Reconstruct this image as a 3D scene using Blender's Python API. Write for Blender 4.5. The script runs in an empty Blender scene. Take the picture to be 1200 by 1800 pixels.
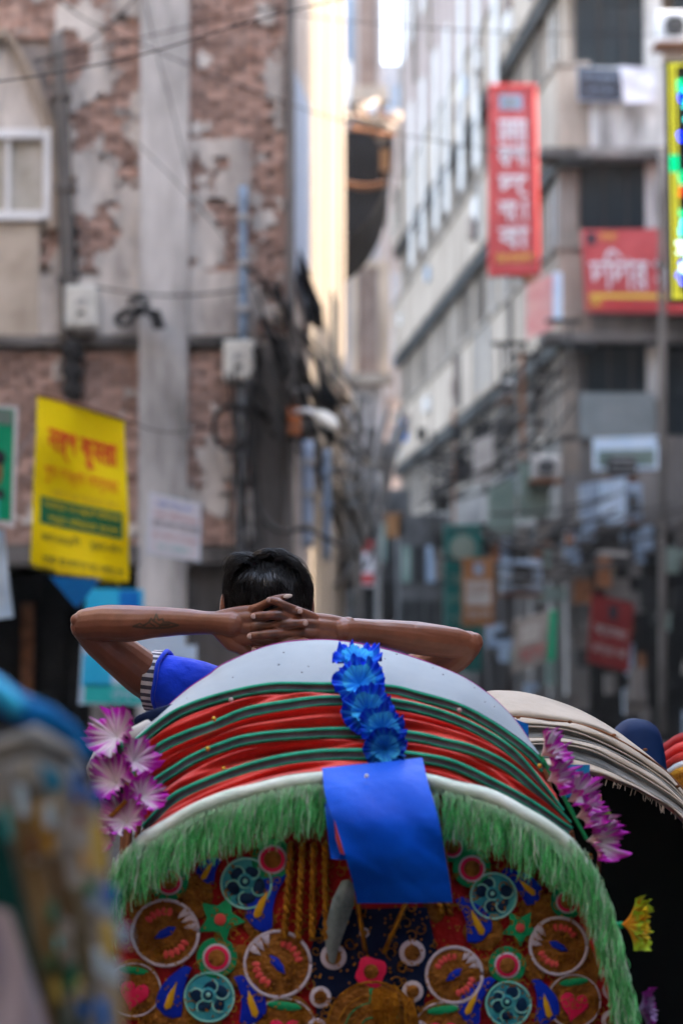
import bpy, math, random
from math import sin, cos, pi, radians as R, sqrt, atan2, hypot
from mathutils import Vector as V, noise as N
random.seed(7)
rnd, U = random.random, random.uniform
S = bpy.context.scene
C = S.collection

# ------------------------------------------------------------------ camera, world, sun, exposure
T = math.atan(270 / 4250)
FOCUS = 4.24
cam = bpy.data.cameras.new('camera'); co = bpy.data.objects.new('camera', cam); C.objects.link(co)
cam.sensor_fit = 'VERTICAL'; cam.sensor_height = 36; cam.sensor_width = 24; cam.lens = 85
cam.clip_start = .05; cam.clip_end = 3000
co.location = (0, 0, 1.6); co.rotation_euler = (pi / 2 + T, 0, 0)
cam.dof.use_dof = True; cam.dof.focus_distance = FOCUS; cam.dof.aperture_fstop = 4.0
cam.dof.aperture_blades = 0
S.camera = co
w = bpy.data.worlds.new('World'); S.world = w; w.use_nodes = True
sky = w.node_tree.nodes.new('ShaderNodeTexSky'); sky.sky_type = 'NISHITA'; sky.sun_disc = False
SUN_AZ, SUN_EL = R(84), R(36)
sky.sun_elevation = SUN_EL; sky.sun_rotation = SUN_AZ; sky.dust_density = 3.0; sky.air_density = 1.0; sky.ozone_density = .6
hz = w.node_tree.nodes.new('ShaderNodeHueSaturation'); hz.inputs['Saturation'].default_value = .72   # dusty city air greys the sky
w.node_tree.links.new(sky.outputs[0], hz.inputs['Color']); w.node_tree.links.new(hz.outputs[0], w.node_tree.nodes['Background'].inputs[0])
w.node_tree.nodes['Background'].inputs[1].default_value = .15
sl = bpy.data.lights.new('sun', 'SUN'); so = bpy.data.objects.new('sun', sl); C.objects.link(so)
sl.energy = 2.0; sl.angle = R(.6); sl.color = (1, .82, .62)
sd = V((sin(SUN_AZ) * cos(SUN_EL), cos(SUN_AZ) * cos(SUN_EL), sin(SUN_EL)))
so.rotation_euler = sd.to_track_quat('Z', 'Y').to_euler(); so.location = (20, 5, 30)
S.view_settings.view_transform = 'Standard'; S.view_settings.look = 'None'
S.view_settings.gamma = 1; S.view_settings.exposure = 3.35
S.cycles.use_denoising = True; S.cycles.max_bounces = 8

# ------------------------------------------------------------------ helpers
def at(px, py, Y):
    """a pixel of the 1200 x 1800 photograph at the distance Y -> world point"""
    a, b = (px - 600) / 4250, (900 - py) / 4250
    s = Y / (cos(T) - b * sin(T))
    return V((s * a, Y, 1.6 + s * (sin(T) + b * cos(T))))
def pm(px, Y): return px * Y / 4250
def lin(c):
    if isinstance(c, str):
        c = [int(c[i:i + 2], 16) / 255 for i in (0, 2, 4)]
        c = [x / 12.92 if x <= .04045 else ((x + .055) / 1.055) ** 2.4 for x in c]
    return tuple(c[:3]) + (1,)
def mat(name, c1, c2=None, scale=8, rough=.7, bump=0, streak=1, detail=6, spec=.14, emit=None, metal=0,
        attr=None, vary=0, sheen=0, trans=0, lo=.35, hi=.65, bscale=None, sss=0, c3=None):
    m = bpy.data.materials.new(name); m.use_nodes = True
    t = m.node_tree; n = t.nodes; L = t.links; P = n['Principled BSDF']
    P.inputs['Roughness'].default_value = rough; P.inputs['Metallic'].default_value = metal
    P.inputs['Specular IOR Level'].default_value = spec
    if sheen: P.inputs['Sheen Weight'].default_value = sheen
    if trans: P.inputs['Transmission Weight'].default_value = trans
    if sss:
        P.inputs['Subsurface Weight'].default_value = sss
        P.inputs['Subsurface Radius'].default_value = (1, .35, .2); P.inputs['Subsurface Scale'].default_value = .006
    c1 = lin(c1); c2 = lin(c2) if c2 else c1
    tc = n.new('ShaderNodeTexCoord'); mp = n.new('ShaderNodeMapping'); L.new(tc.outputs['Object'], mp.inputs[0])
    mp.inputs['Scale'].default_value = (1, 1, 1 / streak)
    nz = n.new('ShaderNodeTexNoise'); nz.inputs['Scale'].default_value = scale; nz.inputs['Detail'].default_value = detail
    nz.inputs['Roughness'].default_value = .62
    L.new(mp.outputs[0], nz.inputs['Vector'])
    cr = n.new('ShaderNodeValToRGB'); L.new(nz.outputs[0], cr.inputs[0])
    cr.color_ramp.elements[0].position = lo; cr.color_ramp.elements[0].color = c1
    cr.color_ramp.elements[1].position = hi; cr.color_ramp.elements[1].color = c2
    if c3:
        e = cr.color_ramp.elements.new((lo + hi) / 2); e.color = lin(c3)
    col = cr.outputs[0]
    if attr:
        at_ = n.new('ShaderNodeAttribute'); at_.attribute_name = attr
        mx = n.new('ShaderNodeMix'); mx.data_type = 'RGBA'; mx.blend_type = 'MULTIPLY'; mx.inputs['Factor'].default_value = 1
        L.new(at_.outputs['Color'], mx.inputs['A']); L.new(col, mx.inputs['B']); col = mx.outputs['Result']
    if vary:
        g = n.new('ShaderNodeNewGeometry'); oi = n.new('ShaderNodeObjectInfo')
        ad = n.new('ShaderNodeMath'); ad.operation = 'ADD'; L.new(g.outputs['Random Per Island'], ad.inputs[0]); L.new(oi.outputs['Random'], ad.inputs[1])
        fr = n.new('ShaderNodeMath'); fr.operation = 'FRACT'; L.new(ad.outputs[0], fr.inputs[0])
        mr = n.new('ShaderNodeMapRange'); L.new(fr.outputs[0], mr.inputs[0]); mr.inputs['To Min'].default_value = 1 - vary; mr.inputs['To Max'].default_value = 1 + vary
        hs = n.new('ShaderNodeHueSaturation'); L.new(mr.outputs[0], hs.inputs['Value']); L.new(col, hs.inputs['Color'])
        col = hs.outputs[0]
    L.new(col, P.inputs['Base Color'])
    if bump:
        nb = n.new('ShaderNodeTexNoise'); nb.inputs['Scale'].default_value = bscale or scale * 4; nb.inputs['Detail'].default_value = 5
        L.new(mp.outputs[0], nb.inputs['Vector'])
        bp = n.new('ShaderNodeBump'); bp.inputs['Strength'].default_value = bump; bp.inputs['Distance'].default_value = .01
        L.new(nb.outputs[0], bp.inputs['Height']); L.new(bp.outputs[0], P.inputs['Normal'])
    if emit:
        P.inputs['Emission Color'].default_value = lin(c1); P.inputs['Emission Strength'].default_value = emit
    return m

class MB:
    def __init__(s): s.v = []; s.f = []; s.m = []; s.c = []
    def add(s, vs, fs, mi=0, col=None):
        o = len(s.v); s.v += [tuple(p) for p in vs]; s.f += [tuple(i + o for i in f) for f in fs]
        s.m += [mi] * len(fs); s.c += (list(col) if isinstance(col, list) else [col or (1, 1, 1)] * len(vs)); return s
    def hexa(s, p, mi=0):   # p: 4 bottom + 4 top
        return s.add(p, [(3, 2, 1, 0), (4, 5, 6, 7), (0, 1, 5, 4), (1, 2, 6, 5), (2, 3, 7, 6), (3, 0, 4, 7)], mi)
    def box(s, x0, x1, y0, y1, z0, z1, mi=0):
        return s.hexa([(x0, y0, z0), (x1, y0, z0), (x1, y1, z0), (x0, y1, z0), (x0, y0, z1), (x1, y0, z1), (x1, y1, z1), (x0, y1, z1)], mi)
    def pbox(s, x0, x1, y0, y1, Y, d, mi=0):   # pixel rectangle (front at Y, d deep)
        a, b = at(x0, y1, Y), at(x1, y0, Y)
        return s.box(a.x, b.x, Y, Y + d, a.z, b.z, mi)
    def prism(s, pts, off, mi=0, col=None):
        n = len(pts); off = V(off); q = [V(p) for p in pts] + [V(p) + off for p in pts]
        return s.add(q, [tuple(range(n))[::-1], tuple(range(n, 2 * n))] + [(i, (i + 1) % n, n + (i + 1) % n, n + i) for i in range(n)], mi, col)
    def tube(s, pts, r, seg=6, mi=0, caps=True, flat=None, round_=False, col=None):
        pts = [V(p) for p in pts]; n = len(pts); rr = r if isinstance(r, (list, tuple)) else [r] * n
        rr = list(rr)
        if round_:
            d0 = (pts[0] - pts[1]).normalized(); d1 = (pts[-1] - pts[-2]).normalized(); a, b = rr[0], rr[-1]
            pts = [pts[0] + d0 * a * k for k in (.97, .8, .45)] + pts + [pts[-1] + d1 * b * k for k in (.45, .8, .97)]
            rr = [a * k for k in (.2, .6, .89)] + rr + [b * k for k in (.89, .6, .2)]; n = len(pts)
        vs = []; up = None
        for i, p in enumerate(pts):
            d = (pts[min(i + 1, n - 1)] - pts[max(i - 1, 0)])
            d = d.normalized() if d.length > 1e-9 else V((0, 0, 1))
            if up is None: up = V((0, 0, 1)) if abs(d.z) < .9 else V((1, 0, 0))
            u = (up - d * up.dot(d)).normalized(); w_ = d.cross(u); up = u
            for k in range(seg):
                a = 2 * pi * k / seg; q = (u * cos(a) + w_ * sin(a)) * rr[i]
                if flat: q = q - flat[0] * q.dot(flat[0]) * (1 - flat[1])
                vs.append(p + q)
        fs = [(i * seg + k, i * seg + (k + 1) % seg, (i + 1) * seg + (k + 1) % seg, (i + 1) * seg + k) for i in range(n - 1) for k in range(seg)]
        if caps: fs += [tuple(range(seg))[::-1], tuple((n - 1) * seg + k for k in range(seg))]
        return s.add(vs, fs, mi, col)
    def grid(s, rows, mi=0, col=None, wrap=False):
        nr, nc = len(rows), len(rows[0]); vs = [p for r in rows for p in r]
        fs = []; ms = []
        for i in range(nr - 1):
            for j in range(nc if wrap else nc - 1):
                fs.append((i * nc + j, i * nc + (j + 1) % nc, (i + 1) * nc + (j + 1) % nc, (i + 1) * nc + j))
                ms.append(mi[i] if isinstance(mi, list) else mi)
        s.add(vs, fs, 0, col); s.m[-len(fs):] = ms; return s
    def ell(s, c, r, seg=20, rings=12, axis=None, col=None):
        vs = []; c = V(c)
        for i in range(rings + 1):
            t = pi * i / rings
            for k in range(seg):
                a = 2 * pi * k / seg
                t_ = min(max(t, .02), pi - .02)
                q = V((r[0] * sin(t_) * cos(a), r[1] * sin(t_) * sin(a), r[2] * cos(t_)))
                if axis is not None: q = axis @ q
                vs.append(c + q)
        fs = [(i * seg + k, i * seg + (k + 1) % seg, (i + 1) * seg + (k + 1) % seg, (i + 1) * seg + k) for i in range(rings) for k in range(seg)]
        fs += [tuple(range(seg))[::-1], tuple(rings * seg + k for k in range(seg))]
        return s.add(vs, fs, 0, col)
    def mesh(s, name, mats, off=(0, 0, 0), smooth=False):
        off = V(off); me = bpy.data.meshes.new(name)
        me.from_pydata([V(p) - off for p in s.v], [], s.f)
        for m in (mats if isinstance(mats, (list, tuple)) else [mats]): me.materials.append(m)
        me.polygons.foreach_set('material_index', s.m)
        if smooth: me.polygons.foreach_set('use_smooth', [True] * len(s.f))
        if any(c != (1, 1, 1) for c in s.c):
            ca = me.color_attributes.new('Col', 'FLOAT_COLOR', 'POINT')
            ca.data.foreach_set('color', [x for c in s.c for x in (c[0], c[1], c[2], 1)])
        me.update(); return me
    def build(s, name, mats, parent=None, smooth=False, label=None, kind=None):
        off = wloc(parent)
        return link(s.mesh(name, mats, off, smooth), name, parent, label, kind)
def wloc(o):
    p = V((0, 0, 0))
    while o: p = p + V(o.location); o = o.parent
    return p
def link(me, name, parent=None, label=None, kind=None):
    o = bpy.data.objects.new(name, me); C.objects.link(o)
    if parent: o.parent = parent
    if label: o['label'] = label
    if kind: o['kind'] = kind
    return o
def thing(name, label, cat, loc=(0, 0, 0), group=None):
    o = bpy.data.objects.new(name, None); C.objects.link(o); o.location = loc; o.empty_display_size = .1
    o['label'] = label; o['category'] = cat
    if group: o['group'] = group
    return o
def tag(o, label, cat, group=None):
    o['label'] = label; o['category'] = cat
    if group: o['group'] = group
    return o
def cr(pts, n):   # Catmull-Rom, resampled by arc length to n points
    P = [V(p) for p in pts]; P = [P[0] * 2 - P[1]] + P + [P[-1] * 2 - P[-2]]; out = []
    for i in range(1, len(P) - 2):
        for k in range(12):
            t = k / 12; a, b, c, d = P[i - 1:i + 3]
            out.append(.5 * ((2 * b) + (c - a) * t + (2 * a - 5 * b + 4 * c - d) * t * t + (3 * b - a - 3 * c + d) * t ** 3))
    out.append(P[-2]); L = [0]
    for a, b in zip(out, out[1:]): L.append(L[-1] + (b - a).length)
    res = []; j = 0
    for k in range(n):
        s_ = L[-1] * k / (n - 1)
        while j < len(L) - 2 and L[j + 1] < s_: j += 1
        t = (s_ - L[j]) / max(L[j + 1] - L[j], 1e-9); res.append(out[j].lerp(out[j + 1], min(t, 1)))
    return res
def p3(l): return [V((a, b, 0)) for a, b in l]
_tc = {}
def text_pts(s):
    if s not in _tc:
        c = bpy.data.curves.new('lettering', 'FONT'); c.body = s; c.size = 1; c.resolution_u = 2
        o = bpy.data.objects.new('lettering', c); C.objects.link(o)
        bpy.context.view_layer.update()
        me = bpy.data.meshes.new_from_object(o.evaluated_get(bpy.context.evaluated_depsgraph_get()))
        vs = [v.co.copy() for v in me.vertices]; fs = [tuple(p.vertices) for p in me.polygons]
        bpy.data.objects.remove(o); bpy.data.curves.remove(c)
        _tc[s] = (vs, fs)
    return _tc[s]
class Sheet:
    """a flat sign hung where its four corners stand; uv 0..1 from top left"""
    def __init__(s, name, label, cat, corners, Y, thick=.02, m=None, group=None, back=None, sag=0, nx=1, ny=1, dY=None):
        s.c = [at(x, y, Y + (dY[i] if dY else 0)) for i, (x, y) in enumerate(corners)]   # tl, tr, br, bl
        s.sag = sag; s.n = (s.c[1] - s.c[0]).cross(s.c[3] - s.c[0]).normalized()
        if s.n.y > 0: s.n = -s.n
        s.t = thing(name, label, cat, tuple((s.c[2] + s.c[3]) / 2), group)
        g = MB(); nx = max(nx, 1); ny = max(ny, 1)
        fr = [[s.p(i / nx, j / ny) for i in range(nx + 1)] for j in range(ny + 1)]
        g.grid(fr); g.grid([[q - s.n * thick for q in r] for r in fr])
        ring = fr[0] + [r[-1] for r in fr[1:]] + fr[-1][-2::-1] + [r[0] for r in fr[-2:0:-1]]
        g.grid([ring, [q - s.n * thick for q in ring]], wrap=True)
        s.body = g.build('panel', m, s.t, smooth=nx > 1)
    def p(s, u, v, d=0):
        a = s.c[0].lerp(s.c[1], u); b = s.c[3].lerp(s.c[2], u); q = a.lerp(b, v)
        if s.sag: q = q + s.n * (s.sag * (sin(u * 7 + v * 3) * .5 + sin(v * 9 - u * 4) * .35) * min(1, 3 * v + .2))
        return q + s.n * d
    def rect(s, u0, v0, u1, v1, m, name='print', d=.003, n=8):
        rows = [[s.p(u0 + (u1 - u0) * i / n, v0 + (v1 - v0) * j / n, d) for i in range(n + 1)] for j in range(n + 1)]
        return MB().grid(rows).build(name, m, s.t)
    def text(s, txt, u0, v0, u1, v1, m, d=.006, name='lettering', skew=0):
        vs, fs = text_pts(txt); x0 = min(v.x for v in vs); x1 = max(v.x for v in vs); y0 = min(v.y for v in vs); y1 = max(v.y for v in vs)
        q = [s.p(u0 + (u1 - u0) * (v.x - x0) / (x1 - x0), v1 + (v0 - v1) * (v.y - y0) / (y1 - y0), d) for v in vs]
        return MB().add(q, fs).build(name, m, s.t)
    def frame(s, m, wd=.03, out=.02):
        cs = [s.p(0, 0), s.p(1, 0), s.p(1, 1), s.p(0, 1)]; g = MB()
        for i in range(4):
            a, b = cs[i], cs[(i + 1) % 4]; d = (b - a).normalized()
            g.tube([a - d * wd * .7, b + d * wd * .7], wd * .7, seg=4)
        return g.build('frame', m, s.t)

# ------------------------------------------------------------------ materials of the place
M = {}
M['asphalt'] = mat('asphalt', (.035, .033, .032), (.07, .066, .062), 6, .85, .4)
M['paving'] = mat('paving', (.16, .15, .14), (.25, .235, .22), 3, .85, .3)
M['mortar'] = mat('mortar', (.22, .19, .17), (.44, .39, .36), 2.2, .95, .5)
M['brick'] = mat('brick', (.31, .18, .135), (.50, .35, .29), 5, .9, .5, vary=.33)
M['plaster'] = mat('plaster', (.30, .265, .24), (.66, .60, .54), 2.4, .92, .5, streak=2.6, detail=10, lo=.36, hi=.62)
M['concrete'] = mat('concrete', (.17, .16, .15), (.62, .59, .56), 1.6, .9, .4, streak=4, detail=10, lo=.36, hi=.6)
M['dirty_shaded'] = mat('dirty_shaded_plaster', (.05, .047, .043), (.21, .19, .175), 1.1, .92, .4, streak=3, detail=9)  # grime, with the shade of the lower street darkened into the colour
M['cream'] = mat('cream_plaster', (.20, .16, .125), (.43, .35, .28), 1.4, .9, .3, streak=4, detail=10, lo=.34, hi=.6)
M['sunwall'] = mat('sunlit_plaster', (.17, .145, .12), (.25, .215, .18), .8, .9, .2, streak=5, detail=8)
M['pink'] = mat('pink_plaster', (.20, .155, .14), (.42, .33, .295), 1.2, .9, .2, streak=4, detail=8)
M['facade'] = mat('facade_plaster', (.16, .135, .11), (.38, .32, .27), 1.3, .9, .2, streak=3, detail=8)
M['lav'] = mat('lavender_plaster', (.22, .205, .21), (.38, .355, .36), .8, .9, .2, streak=4)
M['dark'] = mat('dark_parts_and_shade', (.008, .01, .011), (.03, .032, .033), 1.5, .8, .2)  # near-black, also paints the shade inside shops and under bands
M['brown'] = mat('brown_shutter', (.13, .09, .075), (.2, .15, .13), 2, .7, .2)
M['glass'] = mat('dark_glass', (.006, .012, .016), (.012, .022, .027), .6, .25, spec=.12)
M['glass_pale'] = mat('pale_frosted_glass', (.33, .30, .24), (.48, .45, .40), 4, .3, .1)
M['curtain'] = mat('white_curtain', (.50, .47, .44), (.66, .63, .60), 3, .8)
M['white'] = mat('white_paint', (.68, .68, .68), (.8, .79, .78), 3, .6)
M['offwhite'] = mat('aged_white_metal', (.5, .49, .44), (.66, .64, .58), 7, .55)
M['bluepipe'] = mat('blue_pipe', (.17, .24, .33), (.27, .34, .43), 3, .5)
M['bluepanel'] = mat('pale_blue_panel', (.28, .35, .46), (.38, .45, .56), 1.5, .5, streak=4)
M['greypipe'] = mat('grey_pipe', (.15, .16, .17), (.28, .29, .30), 3, .6)
M['black'] = mat('black_plastic', (.012, .013, .014), (.025, .026, .027), 8, .5)
M['cable'] = mat('black_cable', (.02, .02, .02), (.045, .042, .04), 3, .6)
M['metal'] = mat('galvanised_metal', (.3, .3, .3), (.42, .42, .42), 6, .45, metal=.6)
M['rust'] = mat('rusted_iron', (.12, .05, .025), (.3, .13, .06), 9, .85, .3)
M['orange'] = mat('orange_paint', (.55, .16, .05), (.6, .22, .09), 5, .6)
M['red'] = mat('red_vinyl', (.34, .03, .035), (.44, .05, .05), 3, .45)
M['redfade'] = mat('faded_red_vinyl', (.34, .045, .05), (.46, .085, .085), 1.6, .5)
M['yellow'] = mat('yellow_vinyl', (.92, .67, .0), (.95, .74, .004), 2.5, .45)
M['yellowprint'] = mat('yellow_print', (.66, .46, .06), None, 3, .5)
M['green'] = mat('green_print', (.0, .26, .13), (.01, .34, .17), 3, .5)
M['dgreen'] = mat('dark_green_print', (.02, .16, .07), None, 3, .5)
M['redprint'] = mat('orange_red_print', (.74, .11, .02), None, 3, .5)
M['whiteprint'] = mat('white_print', (.60, .57, .60), None, 3, .5)
M['ink'] = mat('black_ink', (.03, .03, .04), None, 3, .5)
M['teal'] = mat('teal_vinyl', (.0, .09, .085), (.01, .14, .13), 2, .6)
M['orangev'] = mat('orange_vinyl', (.20, .09, .035), (.28, .14, .06), 3, .6)
M['bluev'] = mat('blue_tarpaulin', (.0, .13, .50), (.01, .20, .62), 3, .4, .2)
M['cyanv'] = mat('cyan_plastic', (.02, .42, .72), (.05, .52, .80), 3, .45)
M['paleblue'] = mat('pale_blue_print', (.42, .58, .74), (.58, .68, .80), 2.5, .5)
M['tealp'] = mat('teal_print', (.02, .42, .42), (.05, .5, .48), 3, .5)
M['bluegrey'] = mat('blue_grey_metal', (.16, .22, .30), (.27, .35, .45), 3, .5)
M['greengrey'] = mat('green_grey_board', (.12, .18, .16), (.20, .26, .23), 2, .7)
M['grayboard'] = mat('grey_board', (.3, .29, .28), (.42, .41, .39), 3, .7)
M['posterw'] = mat('shaded_white_poster', (.16, .15, .14), (.30, .28, .26), 4, .7)  # white darkened to paint the shade low on the right

# ------------------------------------------------------------------ the ground
g = MB(); n_ = 24
g.add([(-300, -60, 0), (300, -60, 0), (300, 600, 0), (-300, 600, 0)], [(0, 1, 2, 3)]); g.build('street', M['asphalt'], kind='structure')
g = MB(); g.box(-7, -.75, 21.5, 24.3, -.1, .13); g.build('pavement', M['paving'], kind='structure')
g = MB(); g.box(4.1, 12, 43.4, 47, -.1, .13); g.build('pavement', M['paving'], kind='structure')
g = MB(); g.box(7.0, 8.5, -10, 29, -.1, .13); g.build('pavement', M['paving'], kind='structure')

# ------------------------------------------------------------------ left brick building
YL = 24.0
def lx(px): return at(px, 900, YL).x
def lz(py): return at(600, py, YL).z
LB = thing('brick_building', 'weathered brick building with peeling plaster and concrete pilasters behind the yellow banner', 'building', (-2.4, YL, 0))
HL = 15.0
g = MB()
plan = [(-7.5, YL + .07), (lx(507), YL + .07), (-.36, 28), (-7.5, 28)]
g.prism([V((x, y, lz(985))) for x, y in plan], (0, 0, HL - lz(985))); g.build('wall_core', M['mortar'], LB)
# storeys below: shop openings between piers
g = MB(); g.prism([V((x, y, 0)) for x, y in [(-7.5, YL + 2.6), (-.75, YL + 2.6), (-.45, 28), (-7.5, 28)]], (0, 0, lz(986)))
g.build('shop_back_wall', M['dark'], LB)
for a, b in ((330, 505), (-500, -90)): MB().pbox(a, b, 984, 1500, YL + .04, 3.9).build('pier', M['dirty_shaded'], LB)
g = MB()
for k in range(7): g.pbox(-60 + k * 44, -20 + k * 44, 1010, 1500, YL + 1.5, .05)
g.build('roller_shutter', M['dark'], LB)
for (a, b, c, d, mm) in ((36, 60, 1060, 1240, 'rust'), (196, 215, 1150, 1260, 'dirty_shaded'), (160, 190, 1230, 1290, 'grayboard')):
    MB().pbox(a, b, c, d, YL + 1.2, .05).build('door_board', M[mm], LB)
# pilasters, ledges, bands
for (a, b, mm) in ((245, 330, 'concrete'), (502, 517, 'dirty_shaded')):
    g = MB(); z0 = lz(1600) if a == 245 else lz(1060)
    xs = (lx(a), lx(b)); g.box(xs[0], xs[1], YL - .16, YL + .08, max(z0, 0) , HL); g.build('pilaster', M[mm], LB)
for (a, b, c, d, pr) in ((-90, 244, 590, 606, .10), (331, 445, 590, 606, .10), (-90, 244, 958, 992, .2), (331, 440, 962, 990, .16)):
    MB().pbox(a, b, c, d, YL - pr, pr + .1).build('ledge', M['dirty_shaded'], LB)
MB().pbox(60, 244, 484, 589, YL - .035, .1).build('plaster_band', M['plaster'], LB)
MB().pbox(331, 438, 478, 589, YL - .035, .1).build('plaster_band', M['plaster'], LB)
# pointed arch window on the far left
AX, AW = 5, 78
arch = []
for k in range(13):
    t = k / 12; arch.append((AX + AW * (1 - t) ** .75 * 1.0 if k < 12 else AX, 250 - 190 * t ** .8))
outl = [(AX + AW, 400)] + arch + [(2 * AX - x, y) for x, y in arch[::-1][1:]] + [(AX - AW, 400)]
g = MB(); P = [at(x, y, YL - .10) for x, y in outl]
Q = [at(AX + (x - AX) * 1.22 , y - (14 if 0 < i < len(outl) - 1 else 0), YL - .10) for i, (x, y) in enumerate(outl)]
for i in range(len(P) - 1):
    g.prism([P[i], P[i + 1], Q[i + 1], Q[i]], (0, .2, 0))
g.build('arch_moulding', M['cream'], LB)
g = MB(); g.prism([at(x, y, YL + .02) for x, y in outl], (0, .04, 0)); g.build('arch_panel', M['plaster'], LB)
W1 = MB().pbox(-60, 78, 238, 372, YL - .03, .03).build('window', M['glass_pale'], LB)
g = MB(); g.pbox(76, 90, 226, 384, YL - .12, .1); g.pbox(-70, 75, 226, 242, YL - .12, .1); g.pbox(-70, 75, 370, 386, YL - .12, .1); g.pbox(10, 18, 243, 369, YL - .09, .05)
g.build('frame', M['white'], W1)
MB().pbox(-80, 70, 389, 600, YL - .05, .1).build('plaster_band', mat('warm_plaster', (.38, .31, .24), (.58, .5, .41), 2, .9, .3), LB)
# plaster sheets and bricks
def plastered(x, z):
    px = 600 + x * 4250 / YL; py = 1170 - (z - 1.6) * 4250 / YL
    n1 = .8 * N.fractal(V((x * 2.6, 3, z * 2.4)), .7, 2.2, 6) + .45 * N.noise(V((x * .7, 9, z * 1.0)))
    if 245 < px < 330 or px > 502: return False
    if py > 606: return n1 > (.42 if px < 245 else .3)
    if px < 245:
        return n1 > (.10 if py > 90 else .25) - (.12 if px < 120 else 0)
    if px < 438:
        return n1 > (.38 if py < 240 else (-.02 if py < 500 else -.3))
    return n1 > (.22 if py < 330 else .02)
cs = .045; x0, x1 = lx(-60), lx(503); z0, z1 = lz(985), lz(-40)
nx, nz = int((x1 - x0) / cs), int((z1 - z0) / cs)
keep = [[plastered(x0 + (i + .5) * cs, z0 + (j + .5) * cs) and not (lx(-90) < x0 + i * cs < lx(88) and lz(385) < z0 + j * cs < lz(60)) for j in range(nz)] for i in range(nx)]
g = MB(); idx = {}
def pv(i, j, back):
    k = (i, j, back)
    if k not in idx:
        x = x0 + i * cs + U(-.012, .012); z = z0 + j * cs + U(-.012, .012)
        idx[k] = len(g.v); g.v.append((x, YL + .05 if back else YL - .022 - .014 * N.noise(V((x * 3, 0, z * 3))), z)); g.c.append((1, 1, 1))
        if not back: idx[(i, j, True)] = len(g.v); g.v.append((x, YL + .05, z)); g.c.append((1, 1, 1))
    return idx[k]
for i in range(nx):
    for j in range(nz):
        if not keep[i][j]: continue
        a, b, c, d = pv(i, j, False), pv(i + 1, j, False), pv(i + 1, j + 1, False), pv(i, j + 1, False)
        g.f.append((a, b, c, d))
        for (di, dj, p, q) in ((0, -1, (i, j), (i + 1, j)), (1, 0, (i + 1, j), (i + 1, j + 1)), (0, 1, (i + 1, j + 1), (i, j + 1)), (-1, 0, (i, j + 1), (i, j))):
            ii, jj = i + di, j + dj
            if not (0 <= ii < nx and 0 <= jj < nz and keep[ii][jj]):
                g.f.append((pv(*p, False), pv(*p, True), pv(*q, True), pv(*q, False)))
g.m = [0] * len(g.f)
g.build('peeling_plaster', M['plaster'], LB, kind='stuff')
bl, bh, bd = .245, .074, .11
def brick_mesh(k):
    g = MB(); r = random.Random(k); e = .006
    def j(): return r.uniform(-.004, .004)
    L2, H2 = bl / 2, bh / 2
    f = [(-L2 + e + j(), 0, -H2 + e + j()), (L2 - e + j(), 0, -H2 + e + j()), (L2 - e + j(), 0, H2 - e + j()), (-L2 + e + j(), 0, H2 - e + j())]
    b = [(-L2, e, -H2), (L2, e, -H2), (L2, e, H2), (-L2, e, H2)]; c = [(x, bd, z) for x, _, z in b]
    g.add(f + b + c, [(0, 1, 2, 3)] + [(i, 4 + i, 4 + (i + 1) % 4, (i + 1) % 4) for i in range(4)] + [(4 + i, 8 + i, 8 + (i + 1) % 4, 4 + (i + 1) % 4) for i in range(4)] + [(11, 10, 9, 8)])
    return g
bms = [brick_mesh(k) for k in range(6)]; bme = [b.mesh('brick', M['brick']) for b in bms]
spots = []; row = 0; z = lz(950)
while z < lz(-45):
    x = lx(-60) - (row % 2) * .13; row += 1; py = 1170 - (z - 1.6) * 4250 / YL
    while x < lx(503) - .1:
        px = 600 + x * 4250 / YL; L_ = 22
        ok = not (245 - L_ < px < 330 + L_) and px < 502 - L_ and not (586 < py < 610)
        if not (245 - L_ < px < 330 + L_) : pass
        if px < 96 and py < 600: ok = py > 392 and px > 72 or (py < 60 + max(0, 60 - px) * 0 and True)
        if 470 < py < 606 and px < 440: ok = False
        if ok and not (plastered(x - .08, z) and plastered(x + .08, z) and plastered(x, z + .03)):
            spots.append((x + U(-.004, .004), z + U(-.003, .003), px, py))
        x += .262
    z += .088
spots.sort(key=lambda s: 0 if (-20 < s[2] < 520 and -20 < s[3] < 1000) else 1)
bs = MB()
z = lz(950); row = 0                       # closers: half bricks that fill each course up to the pilasters
while z < lz(-45):
    for e_, dr in ((245, -1), (330, 1), (502, -1)):
        py = 1170 - (z - 1.6) * 4250 / YL
        if 470 < py < 610 and e_ < 440: continue
        xe = lx(e_); bs.box(min(xe, xe + dr * .14), max(xe, xe + dr * .14), YL + .012 + .004 * (row % 2), YL + .1, z - bh / 2, z + bh / 2)
    z += .088; row += 1
for k, (x, z, px, py) in enumerate(spots):
    y = YL - U(-.012, .012); q = k % 6
    if k < 295:
        o = bpy.data.objects.new('brick', bme[q]); C.objects.link(o); o.parent = LB; o.location = V((x, y, z)) - V(LB.location); o.rotation_euler = (0, U(-.012, .012), U(-.02, .02))
    else:
        bs.add([V(p) + V((x, y, z)) for p in bms[q].v], bms[q].f)
bs.build('brickwork', M['brick'], LB, kind='stuff')
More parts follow.
